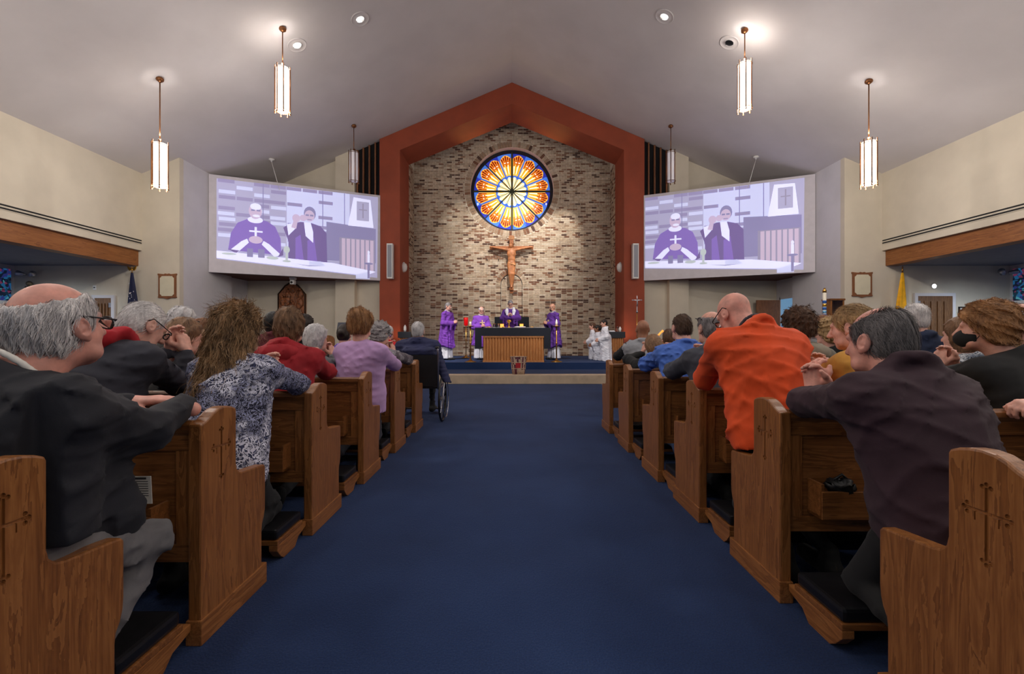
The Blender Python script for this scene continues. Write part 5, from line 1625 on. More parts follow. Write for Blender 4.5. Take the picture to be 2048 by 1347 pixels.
    # --- hair
    if hair:
        th = {'short': .010, 'buzz': .004, 'fringe': .009, 'bob': .020, 'long': .020, 'curly': .026, 'poof': .034, 'ponytail': .012, 'bun': .013, 'thin': .005}[style] * hs
        Hr = Field()
        Hr.ell(T(0, -.016, .030), vec(.077, .098, .092) * hs + th, Rh, .02)
        if style in ('short', 'fringe', 'poof', 'curly', 'thin', 'buzz', 'ponytail', 'bun'):
            Hr.ell(T(0, -.045, -.03), vec(.066, .062, .060) * hs + th, Rh, .03)
        if style == 'poof': Hr.ell(T(0, -.05, .05), vec(.092, .090, .088) * hs, Rh, .04)
        if style == 'bob':
            Hr.ell(T(0, -.035, -.04), vec(.088, .082, .095) * hs, Rh, .04)
        if style == 'ponytail': Hr.cap(T(0, -.11, .05), T(0, -.14, .0), .03, .032, .03); Hr.cap(T(0, -.14, .0), Hc + Rh @ vec(0, -.13, 0) - z_ * .14, .032, .014, .02)
        if style == 'bun': Hr.ell(T(0, -.125, .02), vec(.042, .036, .042), Rh, .02)
        if style == 'long':
            dn = -z_
            for (x, y, x2, y2, ln, r1, r2) in ((-.055, -.05, -.085, -.075, hairlen, .050, .030), (.055, -.05, .095, -.06, hairlen * .92, .050, .030), (0, -.075, 0.0, -.10, hairlen * 1.05, .062, .040), (-.03, -.075, -.04, -.10, hairlen * 1.12, .055, .034), (.035, -.07, .05, -.09, hairlen, .055, .034)):
                p0 = T(x, y, .02); p1 = Hc + rotz(ya) @ vec(x2 * 1.15, y2 - .34 * ln, 0) + dn * ln
                Hr.cap(p0, p1, r1 + .006, r2, .03)
        RhT = Rh.T.astype(f32); Hcf = Hc.astype(f32)
        sty = style
        def trim(Fv, P):
            q = ((P - Hcf) @ Rh.astype(f32)) / hs
            x, y, z = q[:, 0], q[:, 1], q[:, 2]
            if sty in ('bob', 'long'):
                reg = np.where(y > .015, (.060 + (y - .085) * .9 - z) * .7, -1.0)
                reg = np.maximum(reg, np.where((y > .055), .075 - z, -1))
                if sty == 'bob': reg = np.maximum(reg, -.125 - z)
            else:
                low = -.078 if sty not in ('poof', 'curly') else -.088
                reg = np.maximum((.062 + (y - .085) * 1.25 - z) * .62, low - z)
                ear = np.sqrt(((y + .010) / .026) ** 2 + ((z + .004) / .036) ** 2) - 1
                if sty not in ('curly', 'poof'): reg = np.maximum(reg, np.where(np.abs(x) > .062, -ear * .025, -1))
            if sty == 'fringe':
                bald = np.sqrt((x / .090) ** 2 + ((y + .010) / .116) ** 2 + ((z - .38 * y - .147 + .004 * np.sin(x * 210 + y * 160)) / .098) ** 2) - 1
                reg = np.maximum(reg, -bald * .05)
                reg = np.maximum(reg, np.where(y > .058, .2, -1))
            if sty == 'thin':
                bald = np.sqrt((x / .084) ** 2 + ((y - .034) / .112) ** 2 + ((z - .136) / .080) ** 2) - 1
                reg = np.maximum(reg, -bald * .05)
            return np.maximum(Fv, reg * hs)
        fr = {'curly': (70, .012), 'poof': (48, .009), 'long': (62, .011), 'bob': (60, .004)}.get(style, (80, .0025))
        hx = np.array([1.0, .2, .0])
        Hr.post.append(folds(seed + 5, fr[1], Rh @ hx if style not in ('curly',) else (0, 0, 1), fr[0], .35 if style not in ('curly', 'poof') else .9))
        Hr.post.append(trim)
        hm = Hr.mesh(min(hh, .009))
        ho = np_obj('hair', [hm], hair, root)
        if strands:
            V = hm[0]
            def flow(p):
                q = (p - Hcf) @ Rh.astype(f32)
                top_ = np.clip((q[:, 2:3] - .03) * 14, 0, 1) * (0 if sty == 'fringe' else 1)
                side = np.array([[0, -.55, -1.0]]) * np.ones_like(q)
                if sty == 'long': side = np.array([[0, -.15, -1.0]]) * np.ones_like(q); side[:, 0] += .35 * np.sin(q[:, 2] * 60 + q[:, 0] * 25)
                d = side * (1 - top_) + np.array([[.0, -1.0, -.15]]) * top_
                d[:, 0] += np.sign(q[:, 0]) * top_[:, 0] * .5
                return (d @ Rh.astype(f32).T).astype(f32)
            sm_ = strand_mesh(Hr, V, strands, .055 if sty != 'long' else .12, .0022 if hh < .006 else .0030, flow, seed, .006 if sty != 'long' else .012, .12 if sty in ('long', 'curly', 'poof') else 0, 5)
            np_obj('hair_strands', [sm_], hair, ho if False else root)
    if beard:
        Bd = Field(); Bd.ell(T(0, .050, -.085), vec(.052, .052, .045) * hs, Rh, .02); Bd.cap(T(-.02, .098, -.055), T(.02, .098, -.055), .008, None, .012)
        def tb(Fv, P):
            q = ((P - Hcf2) @ Rh.astype(f32)) / hs
            mouth = np.sqrt((q[:, 0] / .02) ** 2 + ((q[:, 1] - .1) / .03) ** 2 + ((q[:, 2] + .067) / .007) ** 2) - 1
            return np.maximum(np.maximum(Fv, q[:, 2] + .045), -mouth * .006)
        Hcf2 = Hc.astype(f32); Bd.post.append(tb)
        np_obj('beard', [Bd.mesh(.008)], beard, root)
    if eyes:
        Eb = MB()
        for s in (-1, 1):
            Eb.ball(Vector(T(s * .031, .088, .003)), .0115 * hs, 10, 8, 0); Eb.ball(Vector(T(s * .031, .0955, .002)), .0055 * hs, 8, 6, 1)
            Eb.tube([Vector(T(s * .016, .096, .024)), Vector(T(s * .032, .095, .028)), Vector(T(s * .048, .082, .024))], .0042 * hs, 5, 1)
        Eb.build('eyes', [mat('eye_white', (224, 220, 216), .3, var=0), mat('eye_dark', (38, 28, 24), .4, var=0)], root, True)
    if glasses:
        gm = MB(); up_ = .0 if glasses != 'up' else .075; bk = 0 if glasses != 'up' else -.035
        for s in (-1, 1):
            cxg = s * .034
            pts = [T(cxg + .026 * math.cos(a), .112 + bk - .010 * abs(math.cos(a)), .000 + up_ + .019 * math.sin(a)) for a in [2 * PI * j / 14 for j in range(15)]]
            gm.tube([Vector(p) for p in pts], .0026, 6)
            gm.tube([Vector(T(s * .060, .108 + bk, .006 + up_)), Vector(T(s * .080, .095 + bk, .010 + up_)), Vector(T(s * .086, .01, .026 + up_ * .6)), Vector(T(s * .085, -.018, .031 + up_ * .6)), Vector(T(s * .083, -.036, .010 + up_ * .6))], .0026, 6)
        gm.tube([Vector(T(-.009, .115 + bk, .004 + up_)), Vector(T(0, .119 + bk, .007 + up_)), Vector(T(.009, .115 + bk, .004 + up_))], .0024, 6)
        go = gm.build('glasses', 'black_plastic', root, True)
        lm = MB()
        for s in (-1, 1):
            lm.add([Vector(T(s * .034 + .025 * math.cos(a), .112 + bk - .008 * abs(math.cos(a)), up_ + .018 * math.sin(a))) for a in [2 * PI * j / 12 for j in range(12)]], [list(range(12))])
        lm.build('lens', 'glass_clear', go)
    if mask:
        Mk = Field(); Mk.ell(T(0, .040, -.052), vec(.071, .086, .060) * hs, Rh, .01)
        Hcm = Hc.astype(f32)
        def tm(Fv, P):
            q = ((P - Hcm) @ Rh.astype(f32)) / hs
            return np.maximum(np.maximum(Fv, .022 - q[:, 1]), q[:, 2] - .002)
        Mk.post.append(tm)
        mo = np_obj('face_mask', [Mk.mesh(.007)], 'cloth_black', root)
        lp = MB()
        for s in (-1, 1):
            for zz in (-.02, -.085): lp.tube([Vector(T(s * .060, .045, zz)), Vector(T(s * .082, .01, -.02 + zz * .2)), Vector(T(s * .090, -.02, -.01))], .0022, 5)
        lp.build('ear_loop', 'cloth_black', mo)
    return root


for nm, c in (('suit_navy', (20, 21, 30)), ('trouser_grey', (98, 96, 98)), ('trouser_dark', (24, 24, 28)), ('cloth_black', (15, 15, 17)), ('cloth_charcoal', (58, 60, 70)), ('jacket_dusk', (46, 46, 56)), ('cloth_red', (150, 14, 28)), ('cloth_crimson', (196, 22, 34)),
              ('cloth_lilac', (182, 146, 192)), ('cloth_blue', (72, 108, 190)), ('cloth_orange', (214, 74, 22)), ('cloth_maroon', (50, 29, 39)), ('cloth_yellow', (206, 150, 62)), ('cloth_navy', (26, 38, 66)), ('puffer_navy', (34, 38, 74)), ('cloth_olive', (104, 100, 88)),
              ('cloth_grey', (112, 114, 116)), ('cloth_heather', (142, 144, 150)), ('cloth_purple', (84, 52, 170)), ('vestment_purple', (122, 62, 172)), ('vestment_dark', (86, 42, 132)), ('alb_white', (226, 226, 236)), ('cloth_wine', (84, 26, 34)), ('denim', (52, 72, 110)), ('hood_grey', (120, 118, 116)), ('royal_blue', (40, 70, 170)), ('hood_lining', (170, 24, 36)), ('shoe_black', (18, 18, 19)), ('fawn', (134, 124, 108))):
    cloth(nm, c)
# patterned fabrics
def pattern(name, c0, c1, c2, sc, thr=.5):
    m = bpy.data.materials.new(name); m.use_nodes = True; MATS[name] = m
    t = NT(m)
    v = t.mapping((1, 1, 1))
    n = t.noise(v, sc * .5, 2, .5, 1.2)
    add = t.new('ShaderNodeMix', data_type='RGBA'); add.inputs[0].default_value = .12
    t.link(v, add.inputs[6]); t.link(n.outputs['Color'], add.inputs[7])
    vo = t.new('ShaderNodeTexVoronoi', feature='DISTANCE_TO_EDGE'); vo.inputs['Scale'].default_value = sc * .7; t.link(add.outputs[2], vo.inputs['Vector'])
    v2 = t.new('ShaderNodeTexVoronoi'); v2.inputs['Scale'].default_value = sc * .85; t.link(add.outputs[2], v2.inputs['Vector'])
    s1 = t.new('ShaderNodeMath', operation='MULTIPLY'); s1.inputs[1].default_value = 13; t.link(v2.outputs['Distance'], s1.inputs[0])
    s2 = t.new('ShaderNodeMath', operation='SINE'); t.link(s1.outputs[0], s2.inputs[0])
    a = t.ramp(vo.outputs[0], [(.0, c1), (.10, c1), (.14, c0), (.26, c0), (.28, c2), (.34, c0)], 'LINEAR')
    b_ = t.ramp(s2.outputs[0], [(.0, c0), (thr, c0), (thr + .12, c1), (1, c2)])
    big = t.noise(v, 7, 2)
    bm_ = t.ramp(big.outputs[0], [(.45, (0, 0, 0)), (.55, (255, 255, 255))])
    m1 = t.new('ShaderNodeMix', data_type='RGBA'); t.link(bm_, m1.inputs[0]); t.link(a, m1.inputs[6]); t.link(b_, m1.inputs[7])
    t.link(m1.outputs[2], t.p.inputs['Base Color']); t.p.inputs['Roughness'].default_value = .8
pattern('paisley', (20, 22, 46), (206, 206, 222), (98, 106, 156), 46, .40)
pattern('scarf_print', (30, 36, 52), (206, 210, 214), (90, 120, 150), 60, .3)
pattern('plaid_print', (36, 34, 46), (170, 164, 170), (90, 60, 70), 70, .4)
# ------------------------------------------------------------------ the congregation
RL = PEWL; RR = PEWR
def suit_skirt(J, k):
    J.cap((-1.38, 1.22, .66), (-1.285, 1.44, .57), .13, .085, .07); J.cap((-1.48, 1.22, .66), (-1.50, 1.42, .57), .13, .085, .07)
    J.cap((-1.30, 1.36, .92), (-1.28, 1.42, .60), .08, .09, .08)
    J.post.append(lambda Fv, P: np.maximum(Fv, np.where((P[:, 2] < .60) & (P[:, 1] < 1.36), P[:, 0] + 1.208, -1)))
    J.post.append(lambda Fv, P: np.maximum(Fv, np.where(P[:, 1] < 1.15, P[:, 0] + 1.205, -1)))
# old man in dark suit
person('old man in dark navy suit and grey trousers, balding white hair, arms resting on pew', W(118, 652, 1.36), yaw=-6, pitch=-7, tyaw=-8, N=(-1.40, 1.235, 1.005), pel=(-1.385, 1.20, .58), sw=.205, b=1.30,
       eL=(-1.68, 1.50, .86), eR=(-1.20, 1.50, .835), wL=(-1.42, 1.70, .895), wR=(-1.25, 1.735, .878), hands=(((1, .25, .12), (.0, .1, -1), .3, -1), ((-.9, .35, .2), (.1, 0, -1), .35, 1)),
       skin='skin_pink', hair='hair_silver', style='fringe', strands=5000, top='suit_navy', topname='suit_jacket', legmat='trouser_grey', collarmat='paper',
       hem=.05, knee=((-1.52, 1.50, .46), (-1.235, 1.55, .45)), ankle=((-1.53, 1.27, .12), (-1.27, 1.30, .12)), h=.011, hh=.0048, hs=1.06, fold=.006, ffreq=26, seed=11, glasses=True, extra=suit_skirt)
# man in black and grey jacket with red hood
person('man in black and grey jacket with red-lined hood, head bowed on folded hands', W(288, 652, 2.38), yaw=-22, pitch=30, tyaw=-12, N=(-1.97, 2.22, 1.10), pel=(-2.02, 2.06, .60), sw=.20, b=1.18,
       eR=(-1.86, 2.56, .865), wR=(-1.875, 2.62, 1.05), eL=(-2.25, 2.55, .86), wL=(-1.95, 2.60, 1.06), rail=RL[2], skin='skin_fair', hair='hair_silver', style='buzz', strands=1500, top='jacket_dusk', topname='jacket', hood=('hood_lining', .035),
       h=.014, hh=.006, glasses=True, seed=22, fold=.007, handmode=(-.1, .1, 1))
# long-haired woman in paisley
person('woman with long wavy highlighted brown hair and navy paisley shirt', W(480, 662, 2.40), yaw=-8, pitch=4, tyaw=-4, N=(-1.43, 2.33, 1.035), pel=(-1.41, 2.20, .60), sw=.17, b=1.06,
       eR=(-1.225, 2.60, .875), wR=(-1.38, 2.68, .90), eL=(-1.63, 2.57, .87), wL=(-1.47, 2.68, .91), rail=RL[2], skin='skin_fair', hair='hair_highlight', style='long', hairlen=.28, strands=6000, top='paisley', topname='shirt', hem=.10, collar=False,
       h=.013, hh=.006, seed=33, fold=.006, knee=((-1.52, 2.42, .23), (-1.30, 2.42, .23)), ankle=((-1.52, 2.05, .13), (-1.30, 2.05, .13)), legmat='cloth_black')
# woman/man in blue at the frame edge
person('person in royal blue top beyond the old man in the dark suit', W(-22, 668, 2.3), pitch=5, rail=RL[2], b=1.1, skin='skin_fair', hair='hair_dark', style='short', top='royal_blue', seed=44, h=.02, hh=.010)
person('boyish brown-haired person in black jacket beside the paisley shirt', W(371, 674, 3.2), yaw=-25, pitch=14, rail=RL[3], b=1.0, skin='skin_fair', hair='hair_lightbrown', style='bob', top='cloth_black', seed=5, h=.02, hh=.009)
person('white-haired woman with glasses in dark jacket behind the brown-haired person', W(366, 643, 4.1), yaw=-25, pitch=5, rail=RL[4], b=1.0, skin='skin_fair', hair='hair_white', style='curly', top='cloth_black', seed=6, h=.022, hh=.010, glasses=True)
person('auburn-haired woman in pale top near the plaque wall', W(407, 658, 5.95), yaw=-25, rail=FRONT[0], hair='hair_auburn', style='poof', top='paper', topname='blouse', seed=7, h=.024, hh=.011)
person('brown-haired child in dark top before the auburn-haired woman', W(404, 681, 4.95), yaw=-10, rail=RL[5], hair='hair_lightbrown', style='bob', hs=.92, b=.85, sw=.15, top='cloth_black', topname='sweater', seed=8, h=.022, hh=.010)
person('black-haired person in wine red jacket beyond the red coat', W(546, 646, 5.92), yaw=20, hs=1.1, rail=FRONT[0], hair='hair_black', style='bob', top='cloth_wine', seed=9, h=.022, hh=.010)
person('woman with light brown bob in bright red hooded coat', W(580, 652, 3.26), yaw=4, pitch=10, N=(-1.595, 3.17, 1.06), rail=RL[3], eR=(-1.40, 3.46, .875), wR=(-1.53, 3.58, .92), eL=(-1.83, 3.44, .875), wL=(-1.62, 3.58, .92), b=1.12, sw=.19, hair='hair_lightbrown', style='bob', strands=1500, top='cloth_red', topname='coat', hood=('cloth_red', -.03), seed=10, h=.016, hh=.008, fold=.006, hem=.08)
person('dark-haired woman with exposed ear beside the black-haired person', W(609, 652, 4.98), yaw=-30, elb=.15, sw=.155, b=.95, rail=RL[5], hair='hair_dark', style='long', hairlen=.14, top='cloth_black', seed=12, h=.022, hh=.010)
person('grey-haired woman in grey cardigan before the wooden chair', W(633, 677, 4.2), yaw=-25, pitch=6, elb=.15, sw=.155, b=.95, rail=RL[4], hair='hair_white', style='bob', top='cloth_grey', topname='cardigan', seed=13, h=.022, hh=.010)
person('dark-haired person with bun in black and purple by the music stand', W(689, 668, 5.92), yaw=0, elb=.15, sw=.155, b=.95, rail=FRONT[0], hair='hair_dark', style='bun', top='cloth_purple', seed=14, h=.024, hh=.011)
person('woman with short tousled brown hair in lilac sweater', W(722, 649, 4.13), yaw=-12, pitch=3, N=(-1.37, 4.10, 1.075), pel=(-1.38, 4.15, .62), rail=RL[4], eL=(-1.55, 4.42, .875), eR=(-1.13, 4.40, .87), wR=(-1.32, 4.52, .95), b=1.13, sw=.185, hair='hair_ginger', style='poof', strands=1800, top='cloth_lilac', topname='sweater', collar=False, seed=15, h=.015, hh=.008, fold=.005, hem=.06, legmat='jacket_dusk')
person('grey-haired woman in plaid shirt and dark vest beside the lilac sweater', W(762, 668, 5.02), yaw=-25, pitch=8, rail=RL[5], hair='hair_grey', style='curly', top='plaid_print', topname='shirt', seed=16, h=.020, hh=.010, glasses=True)
person('white-haired man in red shirt before the wheelchair', W(777, 665, 7.85), yaw=-10, elb=.15, sw=.155, b=.95, rail=FRONT[2], hair='hair_white', style='short', top='cloth_crimson', topname='shirt', seed=17, h=.024, hh=.011)
person('dark-haired person behind the grey-haired woman in plaid', W(763, 657, 8.75), elb=.15, sw=.155, b=.95, rail=FRONT[3], hair='hair_dark', style='short', top='cloth_black', seed=18, h=.024, hh=.012)
# wheelchair user
def puff(J, k):
    J.cap(k['N'] + vec(-.12, -.15, -.14), k['N'] + vec(.20, -.15, -.14), .06, None, .06)
    J.cap(k['SR'] + vec(.02, -.02, -.1), vec(-.86, 5.93, .50), .08, .05, .05)
wc_man = person('white-haired man in quilted navy puffer jacket sitting in the wheelchair', W(831, 664, 6.16), yaw=0, pitch=2, N=(-1.305, 6.13, 1.06), pel=(-1.29, 6.14, .60), sw=.23, b=1.22, eL=(-1.56, 6.20, .83), eR=(-1.04, 6.20, .83), wL=(-1.42, 6.42, .79), wR=(-1.16, 6.42, .79),
       hair='hair_white', style='short', strands=800, top='puffer_navy', topname='puffer_jacket', quilt=.055, fold=.003, extra=puff, knee=((-1.42, 6.58, .56), (-1.18, 6.58, .56)), ankle=((-1.41, 6.62, .16), (-1.19, 6.62, .16)), seed=19, h=.014, hh=.009, hands=(((.3, 1, -.2), (0, -.1, -1), .4, -1), ((-.3, 1, -.2), (0, -.1, -1), .4, 1)))
# wheelchair
wc = thing('wheelchair', 'black wheelchair with spoked wheels parked at the aisle end of a pew', 'wheelchair', (-1.29, 6.1, 0))
for s in (-1, 1):
    x = -1.29 + s * .345; c = (x, 6.10, .305)
    wh = MB().tube([(x, c[1] + .295 * math.cos(2 * PI * k / 36), c[2] + .295 * math.sin(2 * PI * k / 36)) for k in range(37)], .0145, 8, cap=False).build('wheel', 'black_plastic', wc, True)
    MB().tube([(x + s * .045, c[1] + .25 * math.cos(2 * PI * k / 36), c[2] + .25 * math.sin(2 * PI * k / 36)) for k in range(37)], .008, 6, cap=False).build('push_rim', 'steel', wh, True)
    sp = MB()
    for k in range(16):
        a = 2 * PI * k / 16; sp.tube([(x, c[1], c[2]), (x, c[1] + .29 * math.cos(a), c[2] + .29 * math.sin(a))], .003, 5)
    sp.lathe((x, c[1], c[2]), [(.03, -.03), (.035, 0), (.03, .03)], 12, 'x'); sp.build('spokes', 'steel', wh)
    MB().tube([(x - s * .05, 6.62 + .08 * math.cos(2 * PI * k / 20), .095 + .08 * math.sin(2 * PI * k / 20)) for k in range(21)], .012, 6, cap=False).build('caster', 'black_plastic', wc, True)
    MB().tube([(x - s * .04, 5.90, 1.0), (x - s * .04, 5.98, .90), (x - s * .04, 5.98, .45), (x - s * .04, 6.5, .45), (x - s * .04, 6.62, .2), (x - s * .04, 6.78, .10)], .013, 8).build('side_frame', 'steel', wc, True)
    MB().tube([(x - s * .04, 5.84, 1.0), (x - s * .04, 5.96, 1.0)], .018, 8).build('handgrip', 'black_plastic', wc, True)
    MB().box((x - s * .06, 6.05, .68), (x - s * .01, 6.40, .71)).build('armrest', 'black_vinyl', wc, bevel=.008)
    MB().box((x - s * .18, 6.66, .07), (x - s * .04, 6.82, .085)).build('footplate', 'black_plastic', wc)
MB().box((-1.59, 5.985, .48), (-.99, 6.005, .90)).build('back_sling', 'black_vinyl', wc); MB().box((-1.59, 6.0, .45), (-.99, 6.5, .475)).build('seat_sling', 'black_vinyl', wc)
wc.location.y += .09; wc_man.location.y += .17; wc_man.location.z += .02

# right side
def sleeves(k):
    A = Field()
    for S_, E_, W_ in ((k['SL'], k['eL'], k['wL']), (k['SR'], k['eR'], k['wR'])):
        A.cap(S_, E_, .078, .062, .03); A.cap(E_, W_, .062, .045, .03)
    A.post.append(folds(4, .006)); np_obj('sleeves', [A.mesh(.018)], 'cloth_black', k['root'])
def maroon_hem(J, k): J.cap(k['P'] + vec(-.10, 0, -.06), k['P'] + vec(.10, 0, -.06), .11, None, .06)
person('man in maroon fleece with thinning dark hair, hands clasped on the pew', W(1757, 683, 1.70), yaw=14, pitch=6, tyaw=10, N=(1.375, 1.575, 1.0), pel=(1.44, 1.51, .60), sw=.19, b=1.16, eL=(1.235, 1.925, .865), wL=(1.31, 1.975, .895), eR=(1.60, 1.88, .865), wR=(1.375, 1.975, .90),
       rail=RR[1], skin='skin_pink', hair='hair_saltpepper', style='thin', strands=4500, top='cloth_maroon', topname='fleece', extra=maroon_hem, h=.011, hh=.0048, hs=1.03, seed=51, fold=.0055, ffreq=30, knee=((1.31, 1.70, .23), (1.51, 1.70, .23)), ankle=((1.31, 1.34, .13), (1.51, 1.34, .13)), legmat='cloth_black', handmode=(-.25, .15, 1))
def orange_hem(J, k):
    J.cap(k['P'] + vec(-.11, 0, -.05), k['P'] + vec(.11, 0, -.05), .13, None, .06)
person('bald man in bright orange jacket bowing low over the pew', W(1468, 628, 2.66), yaw=20, pitch=34, tyaw=4, N=(1.345, 2.48, 1.165), pel=(1.385, 2.36, .68), sw=.205, b=1.20, eL=(1.16, 2.74, .885), wL=(1.27, 2.86, .95), eR=(1.55, 2.74, .885), wR=(1.36, 2.86, .95),
       rail=RR[2], skin='skin_pink', hair=None, top='cloth_orange', topname='jacket', collarmat='cloth_charcoal', extra=orange_hem, h=.013, hh=.006, seed=52, fold=.006, ffreq=24, glasses=True, knee=((1.29, 2.52, .23), (1.50, 2.52, .23)), ankle=((1.29, 2.15, .13), (1.50, 2.15, .13)))
person('grey-haired man in charcoal jacket with spectacles pushed up on his head', W(1421, 656, 3.36), yaw=6, pitch=8, N=(1.50, 3.27, 1.05), rail=RR[3], b=1.16, sw=.20, eL=(1.235, 3.50, .88), eR=(1.68, 3.50, .88), hair='hair_grey', style='fringe', strands=1800, top='cloth_charcoal', hood=('hood_grey', .0), glasses='up', seed=53, h=.015, hh=.0075, hem=.08)
person('man with buzzed brown hair in blue shirt leaning over the pew', W(1363, 655, 4.22), yaw=4, pitch=4, N=(1.575, 4.13, 1.06), rail=RR[4], b=1.2, sw=.20, eL=(1.29, 4.38, .88), hair='hair_buzz', style='buzz', strands=1200, top='cloth_blue', topname='shirt', fold=.010, ffreq=55, seed=54, h=.015, hh=.008, legmat='denim')
person('woman with light brown hair in black bowed beside the blue shirt', W(1307, 693, 5.15), pitch=30, hf=.10, hu=.13, rail=RR[5], hair='hair_lightbrown', style='bob', top='cloth_black', seed=55, h=.02, hh=.009)
person('dark brown-haired woman resting face on hand beyond the blue shirt', W(1338, 675, 6.95), yaw=-20, pitch=10, elb=.15, sw=.155, b=.95, rail=FRONT[1], hair='hair_brown', style='bob', top='cloth_black', seed=56, h=.022, hh=.010)
def vestx(J, k): pass
person('bald man in heather grey vest over black sleeves', W(1285, 658, 5.95), yaw=2, N=(1.70, 5.90, 1.07), rail=FRONT[0], b=1.15, sw=.19, skin='skin_brown', hair=None, top='cloth_heather', topname='vest', seed=57, h=.018, hh=.009, extra=lambda J, k: J.p.__setitem__(slice(None), [q for q in J.p if not (q[0] == 'c' and (np.allclose(q[1], k['SL']) or np.allclose(q[1], k['SR']) or np.allclose(q[1], k['eL']) or np.allclose(q[1], k['eR'])) and not (np.allclose(q[1], k['SL']) and np.allclose(q[2], k['SR'])))]) or sleeves(k))
person('curly brown-haired person in olive grey hooded jacket', W(1595, 652, 3.3), yaw=2, pitch=6, elb=.17, rail=RR[3], b=1.1, hair='hair_brown', style='curly', strands=1200, top='cloth_olive', hood=('fawn', -.02), seed=58, h=.017, hh=.009)
person('brown-haired girl far behind the blond woman in black', W(1643, 652, 5.1), yaw=20, rail=RR[5], hair='hair_auburn', style='short', top='cloth_grey', seed=59, h=.024, hh=.011)
person('short blond-haired woman in black sweater near the painted candle', W(1657, 667, 4.15), yaw=20, elb=.15, sw=.155, b=.95, rail=RR[4], hair='hair_blond', style='curly', top='cloth_black', topname='sweater', seed=60, h=.022, hh=.010)
def quiltd(J, k):
    J.post.append(lambda Fv, P: Fv - .007 * (np.minimum(np.abs(np.sin((P[:, 0] + P[:, 2]) * 44)), np.abs(np.sin((P[:, 0] - P[:, 2]) * 44))) ** .5 - .5))
person('blond woman in mustard quilted jacket beside the orange jacket', W(1702, 655, 2.62), yaw=38, pitch=10, tyaw=20, N=(1.98, 2.50, 1.05), pel=(2.05, 2.32, .62), rail=RR[2], eL=(1.77, 2.72, .89), wL=(1.87, 2.82, .90), wR=(1.94, 2.82, .90), b=1.16, hair='hair_blond', style='short', strands=2500, top='cloth_yellow', extra=quiltd, seed=61, fold=.003, h=.013, hh=.0065)
person('grey-haired man in navy jacket before the slatted door', W(1828, 637, 3.9), yaw=-5, N=(3.45, 3.82, 1.12), elb=.19, rail=RR[4], b=1.15, hair='hair_silver', style='short', strands=900, top='cloth_navy', seed=62, h=.02, hh=.010)
person('woman with ginger-brown hair, black face mask and black coat', W(1966, 657, 2.55), yaw=42, pitch=2, tyaw=10, N=(2.72, 2.46, 1.02), pel=(2.74, 2.32, .62), rail=RR[2], b=1.16, sw=.20, hair='hair_ginger', style='poof', strands=2600, top='cloth_black', topname='coat', mask=True, seed=63, h=.015, hh=.0065, fold=.004)
person('person in black-and-white print top half hidden behind the masked woman', W(1922, 672, 3.15), yaw=10, rail=RR[3], hair='hair_lightbrown', style='bob', top='scarf_print', topname='top', seed=64, h=.02, hh=.010)
person('grey-bearded man in glasses and black jacket beyond the masked woman', W(2044, 640, 3.3), yaw=60, tyaw=30, N=(3.76, 3.22, 1.08), rail=RR[3], b=1.15, hair='hair_silver', style='thin', top='cloth_black', beard='hair_grey', glasses=True, seed=65, h=.02, hh=.008)
person('person in black jacket whose folded hands rest on the pew beside the maroon fleece', (2.62, 1.62, 1.15), rail=RR[1], N=(2.62, 1.55, .98), eL=(2.42, 1.88, .885), wL=(2.24, 1.90, .86), eR=(2.86, 1.88, .885), wR=(2.40, 1.97, .885), hands=(((-.95, .2, -.05), (0, .3, -1), 1.1, -1), ((-.9, .0, .1), (0, .1, -1), .9, 1)), hair='hair_grey', style='short', top='cloth_black', b=1.1, seed=66, h=.015, hh=.007)

